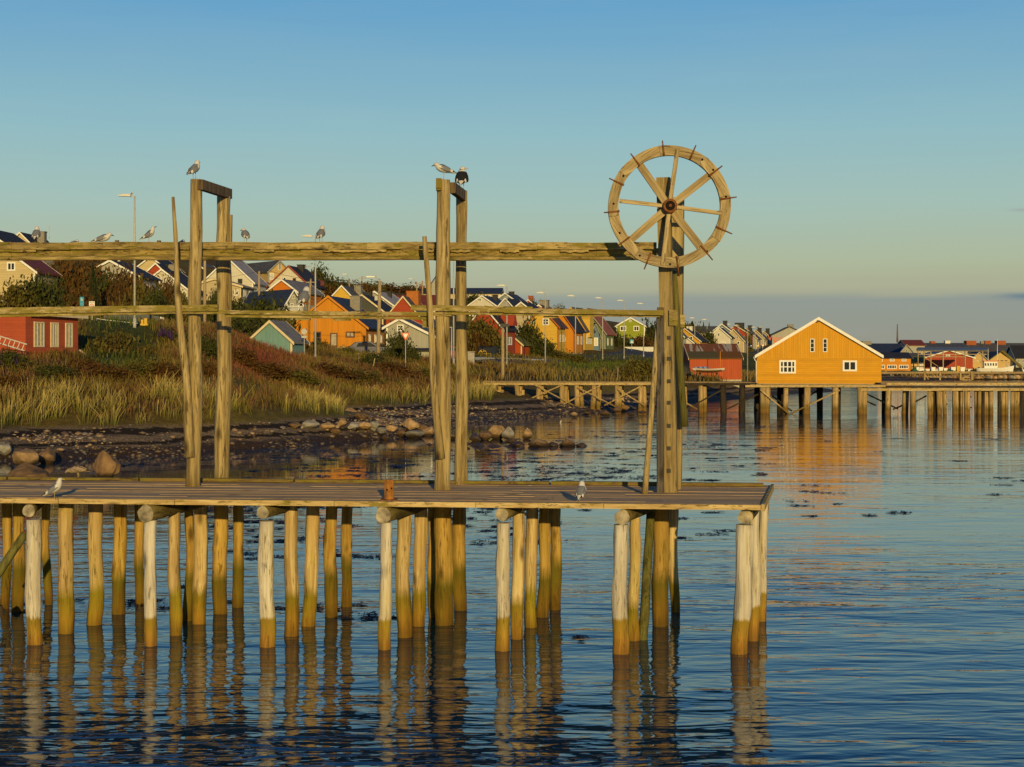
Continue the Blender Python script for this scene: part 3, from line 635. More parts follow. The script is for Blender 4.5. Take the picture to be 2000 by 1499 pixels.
def log(name, p0, p1, r0, r1, mat, parent, seed=0, seg=9, n=14, bend=0.0, wob=0.16):
    p0 = Vector(p0); p1 = Vector(p1); L = (p1-p0).length
    pts = []; rad = []
    for i in range(seg+1):
        f = i/seg; o = Vector((mnoise.noise(Vector((seed*3.7, f*2.2, 0))), mnoise.noise(Vector((seed*1.9, f*2.2, 5))), 0))*bend*math.sin(math.pi*min(1, f*1.2))
        pts.append(p0.lerp(p1, f)+o); rad.append((r0+(r1-r0)*f)*(1+0.05*mnoise.noise(Vector((seed, f*4.5, 2)))))
    return MB().tube(pts, rad, n, wob=wob, seed=seed).build(name, mat, parent)
piles = [ # foot column, waterline row, half width, top column, kind (f front row, m middle, b rear, d dark)
 (35,1195,11.5,37,'b'),(68,1258,14.5,66,'f'),(91,1181,8,89,'b'),(126,1237,14.7,129,'m'),(183,1220,14,186,'m'),(234,1199,12.5,236,'b'),(273,1181,9,272,'b'),(293,1261,12,293.5,'f'),(341,1240,11.7,341,'m'),
 (369,1212,9,370,'b'),(390,1218,13,393,'m'),(435,1198,14,431,'b'),(466,1186,10,466,'b'),(520,1263.5,14.7,520,'f'),(564,1243,13.5,568,'m'),(605,1222,13.4,612,'m'),(643.5,1205,12,648,'b'),(676,1185,10.6,679,'b'),
 (752,1268,12,755,'f'),(786,1244,14,790,'m'),(818,1223,12.7,823,'m'),(843,1206,8,843,'d'),(868,1220,17.5,865,'b'),(899,1191,13,897,'d'),(980.6,1270,13.6,983.5,'f'),(1010,1248,11.7,1013,'m'),(1036,1225,11.7,1040,'m'),
 (1061,1205,11.7,1063.5,'b'),(1083,1190,10.7,1085,'d'),(1211,1276,15,1213.6,'f'),(1238.6,1251.5,11,1241,'m'),(1288,1222,15.6,1291.6,'b'),(1316,1196,9,1316.6,'m'),(1448,1276,17,1454,'f'),(1470,1251.5,10,1473.6,'f'),(1486.6,1214,9,1493,'f'),
 (-165,1252,13,-166,'f'),(-105,1228,12,-103,'m'),(-50,1205,12,-49,'m'),(-395,1246,13,-396,'f'),(-335,1222,12,-334,'m'),(-280,1200,12,-279,'b'),(13,1188,9,14,'b'),(-215,1182,11,-214,'b')]
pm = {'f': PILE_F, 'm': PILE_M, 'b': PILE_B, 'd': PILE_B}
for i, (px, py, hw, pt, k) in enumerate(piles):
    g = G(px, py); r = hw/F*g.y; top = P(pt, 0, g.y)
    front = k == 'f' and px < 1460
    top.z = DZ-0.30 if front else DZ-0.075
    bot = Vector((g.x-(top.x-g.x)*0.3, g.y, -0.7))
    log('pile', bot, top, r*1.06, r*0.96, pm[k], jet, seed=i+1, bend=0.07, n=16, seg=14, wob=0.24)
caps = [(56,995,14,104,1183),(284,1000,19,466,1186),(513,1002,14.5,679,1186),(748,1004,18.5,897,1191),(980,1008,15,1085,1191),(1214.6,1009,18,1316,1197),(1456,1014,17,1492,1215),(-170,985,15,-30,1182),(-400,978,16,-240,1180)]
for i, (px, py, rp, qx, qy) in enumerate(caps):
    near = min(piles, key=lambda q: abs(q[0]-px)+abs(q[1]-1265)*0.3); Yf = G(near[0], near[1]).y-0.09
    r = rp*0.86/F*Yf; e = G(qx, qy); c = P(px, 0, Yf); c.z = DZ-0.075-r; e.z = c.z+0.02; e.y = min(e.y+0.1, 26.2)
    o = log('cap_log', c, e, r, r*0.92, CAPLOG, jet, seed=40+i, seg=8, n=18, wob=0.22 if i in (1, 3, 5) else 0.10)
    o.data.materials.append(LOGEND); d = (c-e).normalized()
    for f in o.data.polygons:
        if len(f.vertices) > 6 and f.center.y+24 < c.y+0.2: f.material_index = 1
a = P(-18, 1140, 22.4); b = P(50, 1042, 22.6); log('brace', a, b, 0.065, 0.06, GREENLOG, jet, 71, bend=0.02)
a = G(1252, 1253); a.z = -0.4; b = P(1271, 1000, 23.6); log('brace', a, b, 0.075, 0.066, GREENLOG, jet, 72, bend=0.03)
st = empty('timber_stub', G(-8, 1212), 'dark broken timber end sticking out of the water at the left edge', 'timber')
MB().bar(P(-70, 1235, 23.7), P(8, 1190, 23.9), 0.15, 0.15).build('broken_end', PIERD, st)
# ------------------------------------------------------------------ post frame above the deck
gan = empty('post_frame', (0, 25, DZ), 'tall weathered frame of paired posts with a long beam above the jetty', 'frame')
def post(px0, py0, px1, py1, h0, h1, seed, mat=POST):
    g = G(px0, py0, DZ); t = P(px1, py1, g.y); g.z = DZ-0.07
    return log('post', g, t, h0/F*g.y, h1/F*g.y, mat, gan, seed, seg=18, n=18, bend=0.05, wob=0.2), g.y
_, YA = post(377, 950, 384, 351, 14, 12, 3)
_, YA2 = post(434, 939, 437, 384, 15, 13.5, 5)
_, YB = post(864, 957, 866, 352, 16, 13, 7)
_, YB2 = post(899.5, 946, 902, 373, 12.5, 10.5, 9)
YC = G(0, 962, DZ).y
zrot = Matrix.Rotation(R(-12), 3, 'Z'); DKT = log_wood('grey_dark_timber', (0.13, 0.115, 0.10), (0.05, 0.042, 0.035), rnd=0.1)
# wheel post: a squared timber on edge, with a second timber bolted behind it
def sq(name, x0, y0, x1, y1, Y, w, d, mat, rot=zrot, zb=None):
    a = P(x0, y0, Y); b = P(x1, y1, Y); a.z = DZ-0.06 if zb is None else zb; m = MB(); n = 8; k = []
    for i in range(n+1):
        f = i/n; c = a.lerp(b, f); s = 1+0.03*math.sin(i*2.1+x0)
        for sx_, sy_ in ((-1,-1),(1,-1),(1,1),(-1,1)): k.append(c+rot@Vector((sx_*w/2*s, sy_*d/2*s, 0)))
    fs = [(i*4+j, i*4+(j+1)%4, i*4+4+(j+1)%4, i*4+4+j) for i in range(n) for j in range(4)]+[(3,2,1,0), (n*4, n*4+1, n*4+2, n*4+3)]
    m.poly(k, fs); return m.build(name, mat, gan)
sq('post', 1311, 962, 1296, 348, YC, 0.205, 0.19, POST, Matrix.Rotation(R(-12), 3, 'Z'))
sq('side_timber', 1290, 959, 1290, 612, YC-0.02, 0.115, 0.16, DKT, Matrix.Rotation(R(-4), 3, 'Z'))
sq('post', 1319, 950, 1324, 387, YC+0.62, 0.19, 0.19, POST, Matrix.Rotation(R(-12), 3, 'Z'))
log('brace', P(1337, 834, YC+0.25), P(1316, 530, YC+0.2), 0.055, 0.05, GREENLOG, gan, 31, bend=0.02)
log('brace', P(1259, 965, 23.4), P(1285, 640, 23.7), 0.048, 0.04, POST, gan, 32, bend=0.02)
log('brace', P(371, 893, YA-0.15), P(338, 385, YA-0.28), 0.085, 0.024, POST, gan, 33, bend=0.06, seg=14)
log('brace', P(861, 896, YB-0.17), P(829, 462, YB-0.28), 0.07, 0.034, POST, gan, 34, bend=0.05, seg=14)
m = MB()
for py in (660, 701, 745, 787, 832, 876, 920): m.box(P(1306.5, py, YC-0.105), (0.055, 0.02, 0.06), zrot)
m.build('bolt_plate', IRON, gan)
# crosspieces on the post tops
def cross(x0, y0, Y0, x1, y1, Y1, h, w, mat=POSTD): MB().bar(P(x0, y0, Y0), P(x1, y1, Y1), w, h).build('crosspiece', mat, gan)
cross(391, 361, YA-0.12, 448, 379.5, YA2+0.13, 0.165, 0.10)
cross(884, 367, YB+0.02, 906, 384, YB2+0.05, 0.17, 0.09)
MB().box(P(857, 361, YB-0.10), (0.085, 0.12, 0.19)).build('head_block', KERBW, gan)
MB().bar(P(450, 480, YA2+0.02), P(451, 420, YA2+0.02), 0.05, 0.05).build('side_batten', POST, gan)
# long upper beam: plank, recessed plank and round log, butted at the posts
def beam(px0, px1, rows, Yo=0.0, mat=BEAMW, name='beam', seed=0):
    for j, (t0, b0, t1, b1, off, dep) in enumerate(rows):
        Ya = 25.12+(px0-377)*(23.95-25.12)/906+Yo+off; Yb = 25.12+(px1-377)*(23.95-25.12)/906+Yo+off
        a = P(px0, (t0+b0)/2, Ya); b = P(px1, (t1+b1)/2, Yb); h = (b0-t0)/F*Ya
        if off < 0 and dep > 0.1:
            log(name, a, b, h*0.56, h*0.50, mat, gan, seed+j, seg=12, n=10, bend=0.02); continue
        m = MB(); n = 7
        for i in range(n):
            p = a.lerp(b, i/n+(0.0008 if i else 0)); q = a.lerp(b, (i+1)/n)
            if i in (2, 5): q = a.lerp(b, (i+1)/n-0.0)
            p.z += 0.007*math.sin(i*2.3+seed+j); q.z += 0.007*math.sin(i*2.3+seed+j+1.1)
            m.bar(p, q, dep, h)
        m.build(name, BEAM_SHADE if off > 0.05 and Yo == 0 else mat, gan)
top = lambda a, b: (474+a, 487.3+a, 474+b, 487.3+b, 0.0, 0.10)
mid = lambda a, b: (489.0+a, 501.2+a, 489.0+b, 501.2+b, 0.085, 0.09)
low = lambda a, b: (500.9+a, 509+a, 500.9+b, 508.3+b, -0.015, 0.11)
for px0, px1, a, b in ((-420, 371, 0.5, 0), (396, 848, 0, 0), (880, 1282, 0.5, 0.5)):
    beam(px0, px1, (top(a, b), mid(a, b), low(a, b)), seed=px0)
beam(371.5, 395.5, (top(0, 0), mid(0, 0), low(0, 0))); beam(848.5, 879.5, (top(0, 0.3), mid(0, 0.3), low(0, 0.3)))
for x0, x1, y0 in ((-60, 71, 488.2), (497, 536, 488.4), (631, 755, 488.4), (829, 848, 488.4), (881, 919, 488.6), (977, 1014, 488.8), (1095, 1150, 488.8)): beam(x0, x1, ((y0, y0+4.6, y0, y0+4.6, -0.008, 0.05),), name='packing_strip')
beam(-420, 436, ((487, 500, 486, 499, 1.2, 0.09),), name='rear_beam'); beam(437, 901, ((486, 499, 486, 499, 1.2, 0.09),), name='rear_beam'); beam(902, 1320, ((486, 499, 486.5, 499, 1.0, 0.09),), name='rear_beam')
MB().box(P(228.5, 481, 26.6), (0.06, 0.06, 0.20)).build('beam_peg', POSTD, gan); MB().box(P(310.5, 481.5, 26.5), (0.06, 0.06, 0.20)).build('beam_peg', POSTD, gan)
# lower rail with lichen, nailed to the front of the posts
def rail(x0, t0, b0, x1, t1, b1, off=0.0, dep=0.05):
    fy = lambda px: YA-0.19+(px-377)*((YC-0.2)-(YA-0.19))/923+off
    a = P(x0, (t0+b0)/2, fy(x0)); b = P(x1, (t1+b1)/2, fy(x1)); MB().bar(a, b, dep, (b0-t0)/F*a.y).build('rail', RAILW, gan)
rail(-420, 607, 619, 426, 596, 607.5, -0.055); rail(-420, 619, 627, 326, 606, 614, 0.0); rail(325, 605.5, 613, 882, 607.5, 621, 0.0, 0.05); rail(440, 614, 620, 836, 618.5, 625.5, 0.07, 0.06)
rail(803, 596, 607, 1040, 601, 609.5, -0.055); rail(985, 602, 611.5, 1296, 605, 618, -0.055); rail(860, 609, 614.5, 1290, 613, 622, 0.03, 0.07)
for x0, x1, t, b in ((578, 606, 619, 626), (652, 684, 620, 627), (826, 838, 612, 640), (872, 888, 604, 618), (1062, 1090, 612, 622)): rail(x0, t, b, x1, t, b, 0.10, 0.06)
MB().box(P(1316, 621, YC-0.12), (0.13, 0.12, 0.24), zrot).build('head_block', RAILW, gan); MB().box(P(1330, 628, YC+0.3), (0.10, 0.20, 0.20)).build('head_block', RAILW, gan)
MB().box(P(1290, 607, YC-0.13), (0.10, 0.05, 0.10)).build('head_block', POSTD, gan)
m = MB().tube([P(1301, 352, YC+0.1), P(1306, 350, YC+0.12), P(1309, 356, YC+0.14), P(1310, 378, YC+0.16)], [0.03, 0.035, 0.035, 0.03], 8); m.build('iron_hook', IRON, gan)
# ------------------------------------------------------------------ wheel
WY = YC-0.33; WC = P(1307, 404, WY); whl = empty('wooden_wheel', WC, 'big eight spoked wooden wheel with rusty iron pegs around its rim', 'wheel')
PXM = WY/F
def ring_seg(m, a0, a1, r0, r1, d, n=8):
    vs = []
    for i in range(n+1):
        a = a0+(a1-a0)*i/n; c, s = math.cos(a), math.sin(a); wb = 1+0.004*math.sin(a*7)
        for r, y in ((r0, -d), (r1*wb, -d), (r1*wb, d), (r0, d)): vs.append(WC+Vector((c*r, y, s*r)))
    fs = [(i*4+j, i*4+(j+1)%4, i*4+4+(j+1)%4, i*4+4+j) for i in range(n) for j in range(4)]+[(0, 1, 2, 3), (n*4+3, n*4+2, n*4+1, n*4)]
    m.poly(vs, fs)
for i in range(8):
    m = MB(); a = R(90-22.5); ring_seg(m, a+0.003, a+R(45)-0.002, 99.5*PXM, (119.5+random.uniform(-.6, .6))*PXM, 0.048+random.uniform(-.004, .004), 10); sg = m.build('rim_segment', WHEELW, whl); sg.rotation_euler = (0, R(90)-R(32.5+45*i), 0)
def wp(px, py, dy=0.0): return P(px, py, WY)+Vector((0, dy, 0))
for x, y, w in ((1247, 318, 14.5), (1231, 470, 14.5), (1388, 341, 14.5), (1371, 486, 15)):
    e = wp(x, y, 0.03); d = e-WC; L_ = math.hypot(d.x, d.z); MB().bar(WC+Vector((0.07, 0.03, 0)), WC+Vector((L_, 0.03, 0)), w*PXM, 0.055, up=(0, 1, 0)).build('spoke', WHEELW, whl).rotation_euler = (0, -math.atan2(d.z, d.x), 0)
for x, y, w in ((1323, 291, 8), (1210, 393.5, 7.5), (1408, 417.5, 7.5), (1293, 519, 8)):
    e = wp(x, y, -0.045); d = e-WC; L_ = math.hypot(d.x, d.z); MB().bar(WC+Vector((0.07, -0.045, 0)), WC+Vector((L_, -0.045, 0)), w*PXM, 0.045, up=(0, 1, 0)).build('spoke', WHEELW, whl).rotation_euler = (0, -math.atan2(d.z, d.x), 0)
for x, y in ((1293, 276), (1358.5, 285), (1231, 301), (1410, 325), (1189, 349.5), (1438, 386), (1179, 416.5), (1429, 458), (1208, 480), (1391, 509), (1257.5, 527), (1326, 541)):
    e = wp(x, y, -0.055); d = e-WC; s = WC+d*(98*PXM/d.length); s.y = e.y
    MB().tube([s, s.lerp(e, 0.5), e], [0.016, 0.013, 0.009], 6).build('peg', RUST, whl)
hub = MB().tube([WC+Vector((0, -0.16, 0)), WC+Vector((0, -0.15, 0)), WC+Vector((0, 0.10, 0))], [0.090, 0.108, 0.108], 20).build('hub', RUST, whl)
MB().tube([WC+Vector((0, -0.166, 0)), WC+Vector((0, -0.162, 0))], [0.074, 0.074], 18).build('hub_recess', DARK, hub)
for ch in hub.children: ch.location = (0, 0, 0)
nub = MB().tube([WC+Vector((0, -0.20, 0)), WC+Vector((0, 0.36, 0))], [0.024, 0.03], 10).build('axle', RUST, whl)
m = MB()
for x, y in ((1217, 345), (1198, 399), (1210, 456), (1249, 500), (1308, 517), (1371, 313), (1392, 333), (1417, 385), (1380, 492)):
    c = wp(x, y, -0.052); m.tube([c, c+Vector((0, 0.004, 0))], [0.018, 0.018], 10)
m.build('bolt_hole', DARK, whl)
# ------------------------------------------------------------------ bollard
bc = G(760, 977, DZ); bo = empty('bollard', bc, 'short rusty iron bollard bolted to the jetty deck', 'bollard')
m = MB(); r = 0.073
ring = [Vector((math.cos(a)*r, math.sin(a)*r, 0)) for a in [R(22.5+45*i) for i in range(8)]]
for z0, z1 in ((0.0, 0.285), (0.285, 0.30)):
    k = 1.0 if z0 == 0 else 0.99
    m.poly([bc+v*k+Vector((0, 0, z0)) for v in ring]+[bc+v*(1.0 if z1 < .29 else 0.9)+Vector((0, 0, z1)) for v in ring], [tuple(range(8))[::-1], tuple(range(8, 16))]+[(i, (i+1)%8, 8+(i+1)%8, 8+i) for i in range(8)])
m.build('barrel', RUSTB, bo); MB().box(bc+Vector((0, 0, 0.008)), (0.24, 0.24, 0.016)).build('base_plate', RUST, bo)
m = MB()
for dx, z in ((-0.026, 0.155), (0.040, 0.175)): m.tube([bc+Vector((dx, -0.074, z)), bc+Vector((dx, -0.066, z))], [0.014, 0.014], 10)
m.build('bolt_hole', DARK, bo)
# ------------------------------------------------------------------ gulls
def skin(c, name, v=0.1): return plain(name, c, 0.7, 0.2, v, 30)
GW = skin((0.60, 0.58, 0.53), 'white_feathers'); GG = skin((0.17, 0.175, 0.19), 'grey_feathers', 0.15); GB = skin((0.018, 0.017, 0.018), 'black_feathers'); GBR = skin((0.30, 0.22, 0.14), 'mottled_brown_feathers', 0.6)
BEAK = skin((0.55, 0.36, 0.05), 'yellow_beak'); BEAKD = skin((0.05, 0.045, 0.035), 'dark_beak'); LEG = skin((0.42, 0.33, 0.16), 'gull_leg')
def gull(foot, yaw, label, s=1.0, back=GG, body=GW, head=0.0, sit=False, lift=0.0, legs=2, beak=BEAKD, bow=0.0, fat=1.0, pit=20, name='gull', legc=LEG, group=None):
    """foot: where it stands; yaw: where it faces (0 = picture right, 90 = away); head: turn of the head; bow: lowers head and levels the body"""
    g = empty(name, foot, label, 'gull', R(yaw), group); s *= 0.82; fat *= 1.22; g.scale = (s, s, s)
    dz = -0.095 if sit else 0.0
    sp = [(-0.225,.135,.010,.006),(-0.19,.138,.022,.010),(-0.13,.15,.036,.024),(-0.06,.168,.058,.052),(0.0,.185,.068,.068),(0.045,.205,.063,.066),(.074,.228,.052,.056),(.090,.250,.042,.046),(.102,.270,.038,.040),(.118,.283,.036,.037),(.136,.283,.026,.027),(.150,.278,.011,.012)]
    bend = []
    pc_, ps2 = math.cos(R(pit)), math.sin(R(pit))
    rotp = lambda x, z: (x*pc_-(z-.185)*ps2, .185+x*ps2+(z-.185)*pc_)
    for x, z, a, b in sp:
        x, z = rotp(x, z)
        if x > 0.02: z -= bow*(x-0.02)*1.0; x += bow*(x-0.02)*0.45
        bend.append(Vector((x, 0, z+dz)))
    hx_ = bend[8].x
    turn = lambda v: (Matrix.Translation((hx_, 0, 0)) @ Matrix.Rotation(R(head), 4, 'Z') @ Matrix.Translation((-hx_, 0, 0))) @ v
    m = MB(); n = 12; pts = []
    for i, (c, q) in enumerate(zip(bend, sp)):
        d = (bend[min(i+1, len(bend)-1)]-bend[max(i-1, 0)]).normalized(); up = Vector((-d.z, 0, d.x))
        for j in range(n):
            a = 2*math.pi*j/n; v = c+Vector((0, 1, 0))*math.cos(a)*q[2]*fat+up*math.sin(a)*q[3]
            if i >= 8: v = turn(v)
            pts.append(v)
    k = len(sp)
    fs = [(i*n+j, i*n+(j+1)%n, (i+1)*n+(j+1)%n, (i+1)*n+j) for i in range(k-1) for j in range(n)]+[tuple(range(n))[::-1], tuple((k-1)*n+j for j in range(n))]
    m.poly(pts, fs, 0, True)
    for fi, f in enumerate(m.f):                         # the mantle between the wings
        if fi < (k-1)*n and 1 < fi//n < 6 and 0 < fi % n < 5: m.m[fi] = 1
    m.build('body', [body, back], g, world=False)
    for sd in (-1, 1):
        w = MB(); vs = []; N = 9; M = 8
        for i in range(N):
            f = i/(N-1); x = 0.072-f*0.315; zc = 0.213-f*0.068; x, zc = rotp(x, zc); zc += dz; hh = 0.052*math.sin(math.pi*min(1, f*1.05+0.10))**0.7*(1-f*0.55)+0.004; th = 0.012*(1-f*0.6)
            yc = (0.058 if f < 0.5 else 0.058-(f-0.5)*0.10)*fat*min(1, 0.65+f*2)
            for j in range(M):
                a = 2*math.pi*j/M; vs.append(Vector((x, sd*(yc+math.cos(a)*th-abs(math.sin(a))*math.sin(a)*0.022*(1-f)), zc+math.sin(a)*hh)))
        w.poly(vs, [(i*M+j, i*M+(j+1)%M, (i+1)*M+(j+1)%M, (i+1)*M+j) for i in range(N-1) for j in range(M)]+[tuple(range(M))[::-1], tuple((N-1)*M+j for j in range(M))], 0, True)
        for fi in range((N-1)*M):
            if fi//M >= 6: w.m[fi] = 1
            if fi//M == 5 and back is not GBR: w.m[fi] = 2
        w.build('wing', [back, GB, GW], g, world=False)
    b0 = turn(bend[-1]+Vector((-0.006, 0, 0))); b1 = turn(bend[-1]+Vector((0.020, 0, -0.004+lift*0.02))); b2 = turn(bend[-1]+Vector((0.043, 0, -0.016+lift*0.045)))
    MB().tube([b0, b1, b2], [0.0095, 0.0085, 0.002], 8).build('beak', beak, g, world=False)
    e = MB()
    for sd in (-1, 1):
        c = turn(bend[-2]+Vector((-0.006, sd*0.0235, 0.006))); e.tube([c, c+turn(Vector((0.0, sd*0.004, 0)))-turn(Vector((0,0,0)))], [0.0042, 0.0036], 6)
    e.build('eyes', DARK, g, world=False)
    if not sit:
        for sd in ((-1, 1) if legs == 2 else (1,)):
            l = MB().tube([(0.0, sd*0.026, 0.135), (-0.012, sd*0.026, 0.07), (0.0, sd*0.026, 0.004)], [0.007, 0.0045, 0.0045], 6)
            for a in (-28, 0, 28): l.tube([(0, sd*0.026, 0.004), (0.042*math.cos(R(a)), sd*0.026+0.042*math.sin(R(a)), 0.003)], [0.004, 0.002], 5)
            l.build('leg', legc, g, world=False)
    return g
def bY_(px): return 25.12+(px-377)*(23.95-25.12)/906
gull(P(380, 351, YA), 62, 'grey backed gull on top of the leftmost tall front post', 1.13)
gull(P(866, 351.5, YB), 180, 'pale gull in profile facing left on the post with the mossy block', 1.15, bow=0.5, legs=1, head=-15, pit=8)
gull(P(902, 372.5, YB2), 88, 'black backed gull with white head and yellow beak turned right', 1.42, back=GB, head=-82, beak=BEAK, fat=1.15, legc=skin((0.5, 0.3, 0.25), 'pink_leg'))
gull(P(71, 474.5, bY_(71)), 95, 'gull seen from behind on the beam before the big rooftop box', .98, head=40)
gull(P(143, 486, bY_(143)+1.2), 60, 'hunched gull sinking behind the beam between two others, mostly hidden', 1.0, sit=True, bow=1.0)
gull(P(202, 474.5, bY_(202)), 8, 'gull stretched in profile on the beam with its tail to the left', 1.05, head=25, bow=0.45, lift=0.2, sit=True, pit=6)
gull(P(292, 474.5, bY_(292)), 25, 'gull on the beam lifting its beak towards the sky', .95, lift=1.0, sit=False, legs=1)
gull(P(354, 486, bY_(354)+1.2), 80, 'crouching gull half hidden between the leaning pole and the front post', 1.0, sit=True, bow=1.0)
gull(P(479, 474.5, bY_(479)), 115, 'gull with its back turned just right of the rear post with a crosspiece', .95, head=50, sit=False, bow=0.6)
gull(P(627, 474.5, bY_(627)), 75, 'gull alone on the middle of the long beam in front of a street lamp', 1.0, head=30)
gull(P(594, 604.5, YA-0.45), 72, 'gull standing on the lower mossy rail', 1.35, bow=0.3)
gull(G(108, 976, DZ), 12, 'white breasted gull facing right near the front edge of the deck', 1.12, beak=BEAK)
gull(G(1135, 981, DZ), 75, 'gull resting on one leg on the deck near the wheel post', 1.05, head=35, legs=1, fat=1.08)
gull(G(152, 936.5, DZ), 180, 'mottled brown young gull bending down on the rear edge of the deck', 1.15, back=GBR, body=GBR, bow=1.2, head=8, pit=-2)
# ------------------------------------------------------------------ bushes and trees
def leaf_mesh(name, N, kind, seed, leaf):
    rg = np.random.RandomState(seed)
    if kind == 'spruce':
        h = rg.rand(N)**0.8; a = rg.rand(N)*6.283; lay = np.floor(h*11)/11; rad = (1-h)*0.9*(0.55+0.45*(1-(h-lay)*11))*(0.55+0.45*rg.rand(N)); rad *= 0.8+0.25*np.sin(a*3+lay*40)
        C = np.stack([np.cos(a)*rad, np.sin(a)*rad, h*1.0-0.05*rad], 1)
    else:
        K = 26; cl = rg.randn(K, 3); cl /= np.linalg.norm(cl, axis=1)[:, None]; cl *= (0.45+0.5*rg.rand(K, 1)); cl[:, 2] = np.abs(cl[:, 2])*0.95-0.12*rg.rand(K)
        s = 0.13+0.16*rg.rand(K); i = rg.randint(0, K, N); C = cl[i]+rg.randn(N, 3)*s[i][:, None]*np.array([[1, 1, 0.8]])
        C[:, 2] = np.maximum(C[:, 2], -0.02+0.05*rg.rand(N))
        if kind == 'tall': C[:, 2] = C[:, 2]*1.0; C[:, :2] *= (1.05-0.35*np.clip(C[:, 2:3], 0, 1))
        C[:, 2] *= 0.92
    d1 = rg.randn(N, 3); d1 /= np.linalg.norm(d1, axis=1)[:, None]; d2 = np.cross(d1, rg.randn(N, 3)); d2 /= np.linalg.norm(d2, axis=1)[:, None]
    L = leaf*(0.6+0.8*rg.rand(N))[:, None]
    V = np.stack([C-d1*L, C+d2*L*0.45, C+d1*L, C-d2*L*0.45], 1).reshape(-1, 3)
    return mesh_np(name, V, np.arange(N*4).reshape(N, 4), LEAF['green'])
CROWN = [leaf_mesh('crown', 3400, 'bush', 1, 0.075), leaf_mesh('crown', 3400, 'bush', 2, 0.07), leaf_mesh('crown', 3000, 'tall', 3, 0.075), leaf_mesh('crown', 3600, 'bush', 4, 0.07), leaf_mesh('crown', 1500, 'bush', 5, 0.11)]
SPR = leaf_mesh('crown', 3600, 'spruce', 9, 0.085)
BARK = plain('bark', (0.075, 0.055, 0.038), 0.9, 0.1, 0.4, 6)
def trunk_mesh(seed, spruce=False):
    m = MB(); rg = random.Random(seed)
    if spruce: m.tube([(0, 0, -0.1), (0, 0, 0.5), (0, 0, 0.97)], [0.05, 0.03, 0.008], 6)
    else:
        m.tube([(0, 0, -0.15), (0.02, 0, 0.15), (0.0, 0.03, 0.55)], [0.05, 0.04, 0.018], 6)
        for _ in range(6):
            a = rg.uniform(0, 6.28); r = rg.uniform(.3, .65); m.tube([(0, 0, rg.uniform(0, .2)), (math.cos(a)*r*.5, math.sin(a)*r*.5, rg.uniform(.25, .4)), (math.cos(a)*r, math.sin(a)*r, rg.uniform(.45, .8))], [0.028, 0.018, 0.006], 5)
    o = m.build('trunk', BARK); me = o.data; bpy.data.objects.remove(o); return me
TRK = [trunk_mesh(i) for i in range(3)]; TRS = trunk_mesh(5, True)
def tree(px, py, top, wpx, Y, kind, label, name='bush', ci=None, group=None, dep=1.0):
    g = ground(px, Y); base = P(px, py, Y)
    z = min(g.z, base.z); h = (py-top)/F*Y+(base.z-z); w = wpx/2/F*Y
    e = empty(name, (g.x, Y, z), label, 'tree' if name.endswith('tree') else 'bush', random.uniform(0, 6), group); w *= 1.22; e.scale = (w, w*dep, h*1.05)
    sp = kind == 'spruce'
    c = bpy.data.objects.new('crown', SPR if sp else CROWN[ci if ci is not None else random.randrange(4)]); COL.objects.link(c); c.parent = e
    c.material_slots[0].link = 'OBJECT'; c.material_slots[0].material = LEAF[kind]
    k = bpy.data.objects.new('trunk', TRS if sp else random.choice(TRK)); COL.objects.link(k); k.parent = e
    return e
